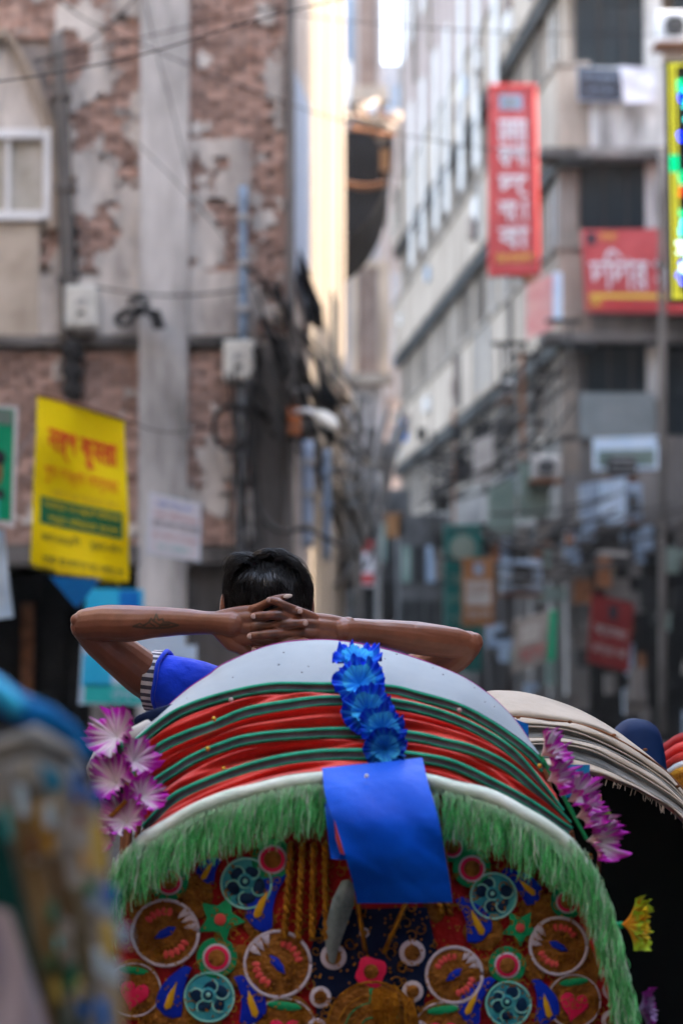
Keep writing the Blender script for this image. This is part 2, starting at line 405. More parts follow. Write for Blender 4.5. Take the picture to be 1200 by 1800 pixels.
# side wall of the brick building: blue panels, small awnings
def side(Y, off=0): return -.54 + .044 * (Y - 24) + off      # x of the side wall at depth Y
g = MB(); g.hexa([(side(24.2, .0), 24.2, lz(455)), (side(24.2, .05), 24.2, lz(455)), (side(27.2, .05), 27.2, lz(485)), (side(27.2, -.01), 27.2, lz(485)),
                  (side(24.2, .0), 24.2, lz(110)), (side(24.2, .05), 24.2, lz(110)), (side(27.2, .05), 27.2, lz(60)), (side(27.2, -.01), 27.2, lz(60))])
g.build('blue_shutter_panel', M['bluepanel'], LB)
def awning(px0, px1, py0, py1, Y, mm='dark'):
    a = at(px0, py0, Y); b = at(px1, py1, Y)
    g = MB(); g.prism([V((a.x, Y, a.z)), V((b.x, Y, b.z)), V((b.x, Y, b.z - .08)), V((a.x, Y, a.z - .35))], (0, 1.4, 0)); g.build('window_awning', M[mm], LB)
awning(508, 545, 402, 478, 24.9); awning(542, 567, 482, 540, 27.9 - 1.5); awning(560, 592, 640, 702, 26.4)
g = MB(); g.pbox(437, 500, 606, 1500, YL - .05, .12); g.build('lower_side_wall', M['dirty_shaded'], LB)

def pipe(label, px, y0, y1, r, mm, Y=YL - .15, name='drain_pipe', xs=None):
    t = thing(name, label, 'pipe', tuple(at(px, y1, Y)))
    pts = [at(px + (xs(k / 10) if xs else 0), y0 + (y1 - y0) * k / 10, Y) for k in range(11)]
    MB().tube(pts, pm(r, Y), 10).build('pipe', M[mm], t, smooth=True)
    for k in (2, 5, 8):
        c = pts[k]; MB().box(c.x - pm(r + 3, Y), c.x + pm(r + 3, Y), Y - pm(r + 2, Y), Y + .14, c.z - .03, c.z + .03).build('clamp', M['metal' if mm in ('bluepipe', 'greypipe', 'bluepanel') else mm], t)
    return t
pipe('blue pipe running down the brick wall to the right meter box', 427, 328, 597, 8, 'bluepipe')
pipe('grey pipe below the right meter box on the brick wall', 424, 670, 1010, 9, 'greypipe')
pipe('pale vertical duct on the dark wall right of the cable coil', 540, 775, 962, 11, 'bluepanel', 24.4)
pipe('thin pale conduit further into the alley, ending in a teal cap', 574, 790, 985, 7, 'bluegrey', 25.6)
pipe('thin red and white conduit beside the grey pipe', 440, 860, 955, 4, 'grayboard')
pipe('thick grey conduit curving down the wall beside the arched window', 100, 60, 600, 13, 'dirty_shaded', YL - .2, xs=lambda t: 12 * sin(t * 2.2) + 8 * t)
pipe('dark cable duct under the left meter box', 126, 380, 505, 9, 'black', YL - .16)
pipe('dark bundle duct between ledge and yellow banner', 128, 600, 705, 15, 'cable', YL - .2)

def meter(px0, px1, py0, py1, label, Y):
    t = thing('meter_box', label, 'meter box', tuple(at((px0 + px1) / 2, py1, Y + .2)), 'electric meter boxes on the brick wall')
    a, b = at(px0, py1, Y), at(px1, py0, Y); g = MB()
    g.box(a.x, b.x, Y, Y + .24, a.z, b.z); o = g.build('case', M['offwhite'], t)
    bv = o.modifiers.new('b', 'BEVEL'); bv.width = .025; bv.segments = 3
    w_ = b.x - a.x; h = b.z - a.z
    MB().box(a.x + .03, b.x - .03, Y - .012, Y - .002, a.z + .04, b.z - .04).build('door', M['offwhite'], t)
    MB().box(a.x + w_ * .38, a.x + w_ * .66, Y - .02, Y - .013, a.z + h * .52, a.z + h * .68).build('dial_window', M['grayboard'], t)
    MB().box(a.x + w_ * .4, a.x + w_ * .62, Y - .03, Y - .013, a.z + h * .3, a.z + h * .38).build('latch', M['black'], t)
meter(114, 171, 500, 577, 'cream meter box on the left wall beside the black floodlight', YL - .32)
meter(392, 447, 597, 668, 'cream meter box between the blue pipe and the grey pipe', YL - .32)
# black floodlight
t = thing('floodlight', 'black floodlight hanging from a cable loop on the brick wall', 'lamp', tuple(at(240, 575, YL - .3)))
g = MB(); c = at(272, 560, YL - .5); g.prism([c + V((-.07, 0, .10)), c + V((.05, 0, .08)), c + V((.10, 0, -.08)), c + V((-.02, 0, -.09))], (0, .14, 0)); g.build('lamp_head', M['black'], t)
MB().tube([at(204, 566, YL - .3), at(215, 573, YL - .4), at(232, 562, YL - .42), at(244, 538, YL - .42), at(258, 548, YL - .45), at(268, 556, YL - .45)], pm(5, YL), 8).build('bracket', M['black'], t, smooth=True)
MB().tube([at(228, 530, YL - .2), at(246, 522, YL - .4), at(260, 534, YL - .45), at(246, 552, YL - .4), at(225, 545, YL - .3), at(205, 560, YL - .2)], pm(6, YL), 8).build('cable_loop', M['black'], t, smooth=True)
t = thing('cable_coil', 'coil of black cable hanging from the pipe under the right meter box', 'cable', tuple(at(405, 790, YL - .3)))
g = MB()
for k in range(3):
    r = 31 + k * 2.5; g.tube([at(407 + r * cos(a) + k, 752 + (r + 6) * sin(a), YL - .28 - .02 * k) for a in [2 * pi * i / 24 for i in range(25)]], pm(2.6, YL), 6)
g.build('coil', M['cable'], t, smooth=True)
# street lamp arm
t = thing('street_lamp', 'white street lamp arm on an orange bracket over the alley mouth', 'street lamp', tuple(at(512, 760, YL - .2)))
MB().pbox(506, 527, 716, 762, YL - .26, .3).build('bracket', M['orange'], t)
MB().tube([at(515, 726, YL - .3), at(540, 722, YL - .6), at(560, 728, YL - .8)], pm(5, YL), 8).build('arm', M['white'], t, smooth=True)
MB().tube([at(553, 726, YL - .8), at(568, 733, YL - .95), at(580, 742, YL - 1.05), at(589, 750, YL - 1.1)], [pm(5, YL), pm(11, YL), pm(12, YL), pm(7, YL)], 12, round_=True).build('lamp_head', M['offwhite'], t, smooth=True)
MB().tube([at(578, 752, YL - 1.0), at(582, 775, YL - .9)], pm(9, YL), 10).build('ballast', M['black'], t, smooth=True)

# ------------------------------------------------------------------ sunlit building behind it
SB = thing('cream_building', 'cream plastered building catching the sun behind the brick corner', 'building', (-2, 28.1, 0))
g = MB(); g.prism([V((x, y, 0)) for x, y in [(-7.5, 28.03), (-.40, 28.03), (.02, 38), (-7.5, 38)]], (0, 0, 13.5)); g.build('wall', M['sunwall'], SB)
for (ya, yb, o) in ((28.1, 28.9, .03), (32.4, 33.0, .025), (36.5, 37.95, .04)):
    f_ = lambda y: -.40 + .0421 * (y - 28.03)
    MB().hexa([(f_(ya) - .1, ya, 0), (f_(ya) + o, ya, 0), (f_(yb) + o, yb, 0), (f_(yb) - .1, yb, 0), (f_(ya) - .1, ya, 13.4), (f_(ya) + o, ya, 13.4), (f_(yb) + o, yb, 13.4), (f_(yb) - .1, yb, 13.4)]).build('pilaster', M['sunwall'], SB)
for (ya, yb, za, zb) in ((34, 35.3, 5.6, 6.9), (31.0, 31.9, 4.9, 5.6)):
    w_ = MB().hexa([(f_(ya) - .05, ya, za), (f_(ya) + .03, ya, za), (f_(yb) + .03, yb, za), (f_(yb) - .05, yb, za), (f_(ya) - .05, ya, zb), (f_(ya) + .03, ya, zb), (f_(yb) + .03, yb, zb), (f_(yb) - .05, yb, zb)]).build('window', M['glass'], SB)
MB().hexa([(f_(33.9) - .05, 33.9, 5.4), (f_(33.9) + .25, 33.9, 5.4), (f_(35.4) + .25, 35.4, 5.4), (f_(35.4) - .05, 35.4, 5.4), (f_(33.9) - .05, 33.9, 5.55), (f_(33.9) + .25, 33.9, 5.55), (f_(35.4) + .25, 35.4, 5.55), (f_(35.4) - .05, 35.4, 5.55)]).build('sill', M['cream'], SB)
# ------------------------------------------------------------------ far buildings closing the alley
YF = 79
FB = thing('narrow_building', 'narrow grey building at the end of the alley with a tall brown window', 'building', (0.7, YF, 0))
g = MB(); a, b = at(560, 0, YF), at(672, 0, YF); g.box(a.x, b.x, YF, YF + 6, 0, 25); g.build('wall', M['lav'], FB)
MB().pbox(629, 661, -60, 150, YF - .15, .2).build('brown_shutter', M['brown'], FB)
MB().pbox(601, 619, -60, 106, YF - .12, .2).build('blue_panel', M['bluegrey'], FB)
MB().pbox(600, 618, 108, 192, YF - .12, .2).build('pale_panel', M['white'], FB)
MB().pbox(616, 684, 150, 178, YF - .9, .9).build('ledge', M['facade'], FB)
for k in range(3): MB().pbox(664 - 40 * k, 670 - 40 * k, -60, 660, YF - .2, .25).build('pilaster', M['lav'], FB)
w_ = MB().pbox(629, 664, 470, 654, YF - .2, .22).build('window', M['brown'], FB)
g = MB(); g.pbox(616, 628, 458, 656, YF - .3, .3); g.pbox(665, 684, 458, 656, YF - .3, .3); g.pbox(629, 664, 458, 469, YF - .3, .3); g.build('frame', M['cream'], w_)
MB().pbox(608, 690, 657, 672, YF - .9, .9).build('balcony_slab', M['facade'], FB)
F2 = thing('far_building', 'pale blue grey building far away under the bright strip of sky', 'building', (2.3, 98, 0))
a, b = at(655, 0, 98), at(760, 0, 98); z_ = at(0, 112, 98).z
MB().box(a.x, b.x, 98, 104, 0, z_).build('wall', mat('pale_far_plaster', (.20, .20, .22), (.30, .29, .31), .4, .9), F2)
for r_ in range(5):
    for c_ in range(2): MB().pbox(676 + c_ * 20, 688 + c_ * 20, 150 + r_ * 90, 195 + r_ * 90, 97.9, .1).build('window', M['bluegrey'], F2)
F3 = thing('grey_building', 'grey building with a small teal window beside the curved dark awning', 'building', (1.8, 87, 0))
a, b = at(668, 0, 87), at(712, 0, 87); z_ = at(0, 205, 87).z
MB().box(a.x, b.x, 87, 94, 0, z_).build('wall', M['pink'], F3)
MB().pbox(682, 694, 372, 418, 86.8, .15).build('teal_window', M['teal'], F3)
for k in range(4): MB().pbox(672 + 11 * k, 677 + 11 * k, 215, 700, 86.75, .3).build('pilaster', M['lav'], F3)
for k in range(2): MB().pbox(686, 702, 480 + k * 100, 540 + k * 100, 86.8, .15).build('window', M['bluegrey'], F3)
# curved dark awning
YA = 44
t = thing('curved_awning', 'large dark curved tarpaulin awning hanging under wooden clutter in the alley', 'awning', tuple(at(640, 420, YA)))
o_ = [(606, 232), (640, 222), (668, 216), (688, 235), (690, 270), (684, 310), (672, 345), (652, 380), (630, 404), (606, 422)]
g = MB(); g.prism([at(x, y, YA) for x, y in o_], (0, 5, 0)); g.build('canopy', mat('dark_tarpaulin', (.008, .009, .011), (.018, .019, .022), 1, .9, spec=.05), t)
g = MB(); g.tube([at(606 + 8 * k, 322 + 7 * sin(pi * k / 9), YA - .06) for k in range(10)], .06, 6); g.build('hem_band', M['rust'], t)
random.seed(11)
for k in range(9):
    a = at(U(605, 640), U(178, 225), YA - U(0, 2)); b = at(U(650, 700), U(170, 265), YA - U(0, 2))
    MB().tube([a, b], U(.03, .08), 4).build('plank', M['rust' if k % 2 else 'facade'], t)
MB().pbox(646, 662, 182, 198, YA - 2.2, .3).build('box', M['white'], t)
MB().tube([at(672, 238, YA - .5), at(680, 225, YA - .8), at(700, 200, YA - .6)], .12, 6).build('cloth_roll', M['facade'], t)
MB().pbox(668, 684, 262, 300, YA - .5, .3).build('clay_pot', M['orangev'], t)

# ------------------------------------------------------------------ right building
X0, Y0 = 4.38, 46.0
RB = thing('balcony_building', 'tall concrete building with balcony bands receding into the alley behind the red signs', 'building', (X0 + 2, Y0, 0))
dn = V((-.0776, 1, 0)).normalized(); nn = V((-1, -.0776, 0)).normalized()
def fp(s, o, z): return V((X0, Y0, z)) + dn * s + nn * o
def fbox(g, s0, s1, o0, o1, z0, z1):
    return g.hexa([fp(s0, o1, z0), fp(s0, o0, z0), fp(s1, o0, z0), fp(s1, o1, z0), fp(s0, o1, z1), fp(s0, o0, z1), fp(s1, o0, z1), fp(s1, o1, z1)])
und = [4.37, 7.9, 11.43, 14.96, 18.49, 22.0]
g = MB(); fbox(g, .5, 31, -7, -.35, 4.3, 18.4); g.build('core', M['facade'], RB)
g = MB(); fbox(g, .5, 31, -7, -.35, 0, 4.29); g.build('shaded_shop_core', M['dark'], RB)  # near-black core paints the shade low in the street
g = MB(); fbox(g, .5, 26.9, -7, -.36, 18.41, 25.5); g.build('core', M['facade'], RB)
LEN = 31.2
for k, z in enumerate(und):
    LEN = 31.2 if k < 4 else 27.2
    g = MB(); fbox(g, -.6, LEN, -.36, .27, z - .30, z - .003); g.build('soffit_shade_strip', M['dark'], RB)  # dark strip paints the shade under each balcony band
    g = MB(); fbox(g, -.55, LEN, -.3, .32, z, z + 1.56); g.build('parapet', M['cream' if k in (1, 2, 3) else 'pink' if k > 3 else 'dirty_shaded'], RB)
    g = MB(); fbox(g, -.6, LEN + .05, -.3, .38, z + 1.57, z + 1.66); g.build('coping', M['facade'], RB)
    # front facade band
    g = MB(); g.box(X0 + .35, X0 + 6, Y0 - .55, Y0 + .3, z, z + 1.56); g.build('parapet', M['concrete' if k > 1 else 'dirty_shaded'], RB)
    g = MB(); g.box(X0 - .6, X0 + 6, Y0 - .63, Y0 + .3, z - .18, z - .003); g.build('floor_slab', M['dirty_shaded'], RB)
random.seed(5)
for k, z in enumerate([0.13] + und[:-1]):
    zt = und[k] - .02; zb = z + (1.66 if k else 0); LEN = 31 if k < 5 else 27
    s = 0.05; i = 0
    while s < LEN:
        g = MB(); fbox(g, s, s + .42, -.34, .03 if i % 2 else .08, zb, zt); g.build('column', M['cream' if k > 1 else 'dirty_shaded'], RB)
        if k > 0 and s + 2.2 < LEN:
            g = MB(); fbox(g, s + .43, s + 2.15, -.34, -.02, zb, zt); g.build('wall_panel', M[('cream', 'facade', 'brown', 'dirty_shaded')[int(U(0, 3.6))] if k > 1 else 'dark'], RB)
            wn = MB(); fbox(wn, s + .75, s + 1.75, -.02, .07, zb + .25, zt - .25); wo = wn.build('window', M[random.choice(['glass', 'curtain', 'curtain']) if k > 1 else 'glass'], RB)
            f2 = MB()
            for (a, b, c, d) in ((.68, .75, .18, -.18), (1.75, 1.82, .18, -.18), (1.2, 1.28, .26, -.26)): fbox(f2, s + a, s + b, -.02, .12, zb + c, zt + d)
            f2.build('frame', M['facade'], wo)
        s += 2.2; i += 1
for k in range(34):     # drain pipes, boxes and grilles fixed to the parapets
    s_, kk = U(0, 30), int(U(1, 5)); z_ = und[kk - 1] + U(.1, .9); g = MB()
    if k % 3: fbox(g, s_, s_ + U(.3, .9), .2, U(.36, .5), z_, z_ + U(.3, .6)); g.build('wall_box', M[random.choice(['facade', 'grayboard', 'brown', 'curtain', 'bluegrey'])], RB)
    else: fbox(g, s_, s_ + .14, .2, .40, und[kk - 1] + .1, und[kk - 1] + 1.5); g.build('drain_pipe', M[random.choice(['grayboard', 'brown', 'dirty_shaded'])], RB)
# upper pinkish screens and white pipes on the far end
for (s, k0) in ((26.9, 3), (23.2, 4), (19.6, 4)):
    g = MB(); fbox(g, s, s + .16, .41, .52, und[k0], 25); g.build('pier', M['facade'], RB)
g = MB(); fbox(g, 5, 27.1, .1, .36, und[3] + 1.7, 25.4); g.build('screen_wall', M['pink'], RB)
for s in (7, 10.2, 13, 16, 18.4, 21.6, 24.6):
    wn = MB(); fbox(wn, s, s + .9, .36, .385, 13.4, 18.3); wn.build('window', M['curtain'], RB)
    wn = MB(); fbox(wn, s, s + .9, .36, .385, 20.2, 21.9); wn.build('window', M['curtain'], RB)
# front facade glazing
def fwin(px0, px1, py0, py1, mm='glass', n=3):
    w_ = MB().pbox(px0, px1, py0, py1, Y0 + .05, .06).build('window', M[mm], RB)
    g = MB()
    for k in range(n + 1):
        x = px0 + (px1 - px0) * k / n; g.pbox(x - 1.6, x + 1.6, py0, py1, Y0 - .02, .06)
    g.build('frame', M['black'], w_)
fwin(1012, 1136, -70, 117); fwin(1020, 1143, 276, 402); fwin(1030, 1150, 552, 690); fwin(1170, 1300, 552, 800); fwin(1160, 1300, 276, 402); fwin(1180, 1300, -70, 60)
for (a, b) in ((1137, 1160),): MB().pbox(a, b, -200, 700, Y0 - .1, .3).build('column', M['concrete'], RB)
MB().pbox(985, 1010, 276, 900, Y0 - .02, .3).build('column', M['facade'], RB)
g = MB(); g.pbox(1020, 1150, 690, 770, Y0 - .7, .12); g.build('parapet', mat('grey_green_panel', (.13, .15, .15), (.2, .22, .22), 1, .6), RB)
MB().pbox(1150, 1300, 280, 900, Y0 + .2, .3).build('wall_panel', M['dirty_shaded'], RB)
# shopfront base, near-black to paint the shade inside the shops
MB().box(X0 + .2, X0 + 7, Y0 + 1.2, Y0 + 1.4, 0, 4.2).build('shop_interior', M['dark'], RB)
g = MB(); g.box(X0 - .3, X0 + 6, Y0 - 2.6, Y0 - .5, 3.55, 3.68); g.build('shop_awning', M['dark'], RB)
pipe('grey steel pole standing before the right building', 1163, 258, 1290, 7, 'dirty_shaded', 40, 'steel_pole')

# unseen street walls beyond the frame, added to block sun and sky light
for (nm, lab, x0, x1, y0, y1, h, mm) in (
    ('sun_block_building', 'unseen tall building added right of the camera to keep the sun off the street', 8.5, 20, -25, 29, 19, 'pink'),
    ('sun_cut_building', 'unseen building across the junction, its height set to cut the low sun', 13, 24, 31, 60, 15.2, 'facade'),
    ('sky_block_building', 'unseen tall building added behind the camera to block low sky light', -12, 14, -30, -14, 26, 'facade'),
    ('street_shade_building', 'unseen building added left of the camera to darken the lower street', -20, -7.6, -25, 21, 15, 'facade')):
    t = thing(nm, lab, 'building', ((x0 + x1) / 2, y0, 0)); MB().box(x0, x1, y0, y1, 0, h).build('wall', M[mm], t)
    MB().box(x0 - .3, x1 + .3, y0 - .3, y1 + .3, h, h + .4).build('roof_slab', M['concrete'], t)
    xf = x1 if x1 < 0 else x0; sg = 1 if x1 < 0 else -1
    for fl in range(int(h / 3.4)):
        for k in range(int((y1 - y0) / 4)):
            a = y0 + 1.2 + k * 4; MB().box(min(xf, xf + sg * .06), max(xf, xf + sg * .06), a, a + 1.7, 1 + fl * 3.4, 2.6 + fl * 3.4).build('window', M['glass'], t)

# ------------------------------------------------------------------ signs and banners
SG = Sheet
s = SG('hanging_banner', 'large yellow banner with red heading and green text box', 'banner', [(66, 694), (218, 738), (229, 1022), (53, 990)], 12.0, .004, M['yellow'], sag=.03, nx=16, ny=20, dY=[0, .15, .15, 0])
s.text('নর্থ কুমরা', .13, .17, .90, .36, M['redprint'], .004); s.text('নর্থ কুমরা', .14, .178, .91, .368, M['redprint'], .003); s.text('নর্থ কুমরা', .12, .165, .89, .355, M['redprint'], .0035)
s.text('ঘুম ভাঙ্গা অন্তরে', .11, .40, .90, .50, M['redprint']); s.text('আলোর সন্ধানে পথে', .2, .535, .9, .575, M['yellowprint'])
s.rect(.08, .59, .93, .75, M['dgreen'], 'text_box')
s.text('সাহিত্য সংস্কৃতি বিষয়ক', .11, .605, .90, .66, M['yellow'], .008); s.text('নতুন বইয়ের মেলা', .17, .68, .88, .74, M['yellow'], .008)
s.text('জান-মেহেদী', .10, .79, .50, .855, M['ink']); s.text('মুক্ত-বিভা', .60, .79, .93, .855, M['ink'])
s.text('ঢাকা বাংলাদেশ যোগাযোগ', .12, .935, .94, .985, M['ink'])
g = MB()
random.seed(3)
for k in range(40):
    u = .02 + k * .024; a = s.p(u, 1); g.add([a, s.p(u + .018, 1), s.p(u + .009, 1 + U(.01, .05))], [(0, 1, 2)])
g.build('frayed_hem', M['yellow'], s.t)
g = MB(); g.tube([s.p(0, 0), s.p(.5, -.01), s.p(1, 0)], .008, 6); g.build('top_rod', M['rust'], s.t)
s = SG('hanging_banner', 'lower edge of a second yellow banner showing behind the large one', 'banner', [(92, 985), (192, 1000), (176, 1016), (98, 1008)], 12.2, .004, M['yellowprint'])
s = SG('hanging_banner', 'blue triangular cloth tip hanging just below the yellow banner', 'banner', [(88, 1014), (178, 1017), (138, 1066), (132, 1066)], 12.6, .01, M['bluev'])
s = SG('poster', 'green poster with white border and part of a portrait at the left edge', 'poster', [(-70, 706), (33, 714), (26, 928), (-70, 915)], 13, .01, M['whiteprint'])
s.rect(.02, .03, .93, .95, M['green']); s.rect(.05, .04, .9, .16, M['greengrey'], d=.006)
t_ = MB(); t_.ell(s.p(.6, .56, .01), (.05, .004, .09)); t_.build('portrait_face', M['orangev'], s.t); t_ = MB(); t_.ell(s.p(.62, .44, .012), (.06, .004, .045)); t_.build('portrait_hair', M['ink'], s.t)
s.rect(.4, .74, .72, .95, M['tealp'], 'portrait_shirt', .008); s.rect(.58, .7, .8, .78, M['ink'], d=.008)
s = SG('cloth_strip', 'pale cloth strip hanging at the left edge below the green poster', 'cloth', [(-60, 925), (8, 932), (24, 1085), (-60, 1095)], 13.2, .006, M['paleblue'], sag=.03, nx=8, ny=8)
s = SG('poster', 'small white notice with blue and red lines tied to the pilaster', 'poster', [(264, 866), (353, 886), (352, 988), (258, 972)], 19, .008, M['paleblue'])
s.rect(.02, .02, .98, .98, M['whiteprint'], 'paper', .002)
s.text('জরুরী বিজ্ঞপ্তি', .12, .08, .9, .2, M['bluev']); s.text('ঢাকা সিটি কলেজ', .1, .27, .95, .36, M['redfade']); s.text('বাসা ভাড়া দেয়া হবে', .08, .42, .96, .57, M['ink']); s.text('যোগাযোগ করুন', .08, .64, .95, .72, M['redfade']); s.text('মোবাইল', .2, .8, .8, .9, M['tealp'])
s = SG('sign_box', 'bright cyan signboard above the tattooed forearm', 'sign', [(150, 1034), (250, 1036), (250, 1090), (150, 1090)], 17, .15, M['cyanv']); s.rect(.6, .05, .95, .8, M['bluev'])
s = SG('poster', 'white and turquoise board seen between the bent arm and the dark shop', 'poster', [(146, 1110), (325, 1112), (325, 1242), (138, 1238)], 16, .02, M['paleblue'])
s.rect(.02, .3, .3, .75, M['cyanv']); s.rect(.05, .72, 1, .98, M['tealp']); s.text('ঔষধ বিতান', .3, .76, .95, .92, M['paleblue'])
s = SG('sign_box', 'small yellow sign under the forearm', 'sign', [(279, 1090), (317, 1090), (317, 1136), (279, 1136)], 17, .05, M['yellowprint'])
s = SG('sign_box', 'plain white board behind the blue shirt sleeve', 'sign', [(275, 1136), (345, 1134), (346, 1250), (275, 1250)], 17, .05, M['paleblue'])

s = SG('shop_sign', 'tall red vertical sign with pale stacked lettering on the alley facade', 'sign', [(862, 152), (938, 152), (945, 480), (861, 482)], 43, .35, M['redfade'])
s.rect(.2, .045, .72, .125, M['bluegrey'], 'logo_panel', .01); s.rect(.3, .06, .6, .11, M['greypipe'], 'logo', .02)
for (tx, a, b) in (('ঢাকার', .165, .30), ('কথা', .31, .43), ('দে', .475, .585), ('শো', .605, .72), ('বা', .745, .86)):
    s.text(tx, .17, a, .80, b, M['whiteprint'], .02)
    s.text(tx, .19, a + .008, .82, b + .004, M['whiteprint'], .018)
s.text('ঢাকা বাংলাদেশ', .12, .895, .9, .945, M['yellowprint'], .02); s.frame(M['red'], .06)
MB().tube([at(900, 482, 43.2), at(960, 500, 45)], .05, 6).build('bracket', M['rust'], s.t)
s = SG('shop_sign', 'wide red signboard with a yellow line behind the grey pole', 'sign', [(1022, 404), (1260, 400), (1262, 552), (1030, 548)], 45, .25, M['redfade'])
s.rect(.03, .04, .10, .18, M['ink'], 'logo', .01); s.text('মেসার্স', .13, .05, .25, .16, M['yellowprint'], .02)
s.text('দিদার সোনা', .04, .24, .98, .72, M['whiteprint'], .02); s.text('দিদার সোনা', .045, .25, .985, .73, M['whiteprint'], .018)
s.rect(.03, .78, .97, .83, M['yellowprint'], 'underline', .015); s.rect(.04, .86, .96, .98, M['red'], 'lower_band', .012); s.text('ঢাকা', .02, .8, .12, .95, M['yellowprint'], .02)
s = SG('shop_sign', 'dark nameplate on the upper balcony parapet', 'sign', [(1014, 118), (1096, 122), (1092, 178), (1016, 176)], 45.2, .06, M['bluegrey'])
s.rect(.02, .04, .98, .96, M['ink'], 'plate', .004); s.text('ল চেম্বার', .12, .2, .9, .45, M['bluegrey'], .02); s.text('এডভোকেট', .2, .58, .85, .75, M['bluegrey'], .02)
s = SG('cloth_sheet', 'white cloth hung over the upper balcony beside the dark nameplate', 'cloth', [(1088, 116), (1148, 120), (1152, 178), (1096, 182)], 45.0, .02, M['whiteprint'], sag=.05, nx=8, ny=8)
s = SG('sign_box', 'faded pink and white advertising board below the tall red sign', 'sign', [(925, 500), (975, 480), (975, 575), (925, 598)], 44, .1, mat('faded_pink_print', (.62, .2, .2), (.75, .55, .5), 1, .5)); 
s = SG('sign_box', 'narrow pale blue sign edge beside the faded pink board', 'sign', [(972, 478), (987, 478), (987, 562), (972, 568)], 43.9, .3, M['paleblue'])
# air conditioners and lower boards on the right building
def aircon(px0, px1, py0, py1, Y, label, mm='bluegrey'):
    t = thing('air_conditioner', label, 'air conditioner', tuple(at((px0 + px1) / 2, py1, Y)))
    g = MB(); g.pbox(px0, px1, py0, py1, Y, .35); o = g.build('case', M[mm], t); c = at((px0 + px1) / 2, (py0 + py1) / 2, Y - .01)
    b = o.modifiers.new('b', 'BEVEL'); b.width = .03
    r = pm(min(px1 - px0, py1 - py0) * .36, Y); g = MB(); g.tube([c, c + V((0, -.03, 0))], r, 20); g.build('fan_grille', M['dark'], t)
    for k in range(3):
        g = MB(); q = pm((py1 - py0) * (.2 + .3 * k), Y); a = at(px0 + 3, py0, Y); b_ = at(px1 - 3, py0, Y); g.tube([V((a.x, Y - .05, a.z - q)), V((b_.x, Y - .05, b_.z - q))], .012, 4); g.build('grille_bar', M['metal'], t)
    g = MB(); g.pbox(px0 - 4, px1 + 4, py1 + 1, py1 + 5, Y - .02, .7); g.build('bracket', M['rust'], t)
aircon(1155, 1215, 18, 72, 44.6, 'white air conditioner at the top right corner beside the upper windows', 'white')
aircon(1068, 1118, 800, 838, 42.6, 'dark air conditioner in front of the wide pale board', 'black')
aircon(882, 952, 985, 1042, 38, 'blue grey air conditioner low on the alley facade')
aircon(935, 985, 800, 842, 41, 'grey air conditioner beside the green grey board', 'grayboard')
aircon(1090, 1128, 850, 915, 41.5, 'narrow blue air conditioner right of the pale blue shutter')
aircon(880, 905, 668, 700, 44, 'small grey air conditioner on the balcony by the tangled cables', 'grayboard')
SG('sign_box', 'wide pale board over the dark air conditioner', 'sign', [(1044, 770), (1156, 766), (1156, 824), (1044, 826)], 43, .2, M['paleblue']).rect(.05, .4, .95, .9, M['greengrey'])
s = SG('shutter_board', 'pale blue ribbed panel under the wide board', 'sign', [(1018, 852), (1102, 836), (1102, 926), (1020, 912)], 41, .3, M['bluegrey'])
for k in range(6): s.rect(.42 + k * .09, .05, .48 + k * .09, .95, M['paleblue'], 'rib', .02, 1)
SG('sign_box', 'pale grey board on the alley facade above the green boards', 'sign', [(832, 775), (866, 762), (866, 846), (832, 852)], 42, .1, M['grayboard'])
SG('sign_box', 'taller green grey board hanging on the alley facade', 'sign', [(912, 812), (966, 796), (966, 905), (912, 915)], 41.5, .15, M['greengrey'])
SG('sign_box', 'wider green grey board left of the taller one', 'sign', [(858, 860), (906, 835), (906, 938), (858, 955)], 42, .15, M['greengrey'])
s = SG('shop_sign', 'teal vertical sign with a pale round emblem', 'sign', [(780, 922), (846, 922), (846, 1180), (780, 1180)], 37, .25, M['teal'])
g = MB(); c = s.p(.5, .16, .02); g.tube([c, c + V((0, -.02, 0))], .2, 24); g.build('emblem', M['greengrey'], s.t)
for k, tx in enumerate(('ঢাকা', 'ব্যাংক', 'শাখা', 'বুথ')): s.text(tx, .15, .34 + k * .14, .6, .41 + k * .14, M['greengrey'], .02)
s = SG('shop_sign', 'orange and tan vertical sign overlapping the teal one', 'sign', [(813, 980), (868, 980), (868, 1100), (812, 1100)], 36, .2, M['orangev'])
s.rect(.1, .34, .9, .7, M['grayboard'], d=.01); s.text('হোটেল', .15, .38, .85, .52, M['orangev'], .02); s.text('আবাসিক', .1, .74, .9, .9, M['grayboard'], .02); s.rect(.35, .08, .65, .25, M['bluegrey'], 'logo', .01)
s = SG('banner', 'white poster darkened for shade with a green edge above the cream rickshaw hood', 'poster', [(906, 1090), (978, 1070), (974, 1160), (900, 1182)], 33, .05, M['posterw'], dY=[0, .3, .3, 0])
s.rect(.82, .0, 1.0, 1.0, M['green'], 'green_edge', .01); s.rect(.15, .15, .6, .5, M['grayboard'], 'picture', .01); s.text('মেলা', .15, .6, .75, .85, M['redfade'], .02)
s = SG('shop_sign', 'tilted dark red sign with faded letters in the dark right corner', 'sign', [(1040, 1042), (1114, 1062), (1104, 1182), (1032, 1164)], 30, .12, mat('shaded_red_board', (.13, .012, .012), (.2, .03, .03), 3, .7))  # red darkened to paint the shade of the lower street
s.rect(.42, .1, .62, .3, M['ink'], 'logo', .01); s.text('ক্যাফে', .1, .42, .9, .6, M['grayboard'], .02); s.text('রেস্তোরাঁ', .08, .68, .92, .86, M['grayboard'], .02)
SG('light_strip', 'thin pale fascia strip above the dark red sign', 'sign', [(1048, 966), (1104, 970), (1104, 978), (1048, 975)], 40, .1, M['grayboard'])
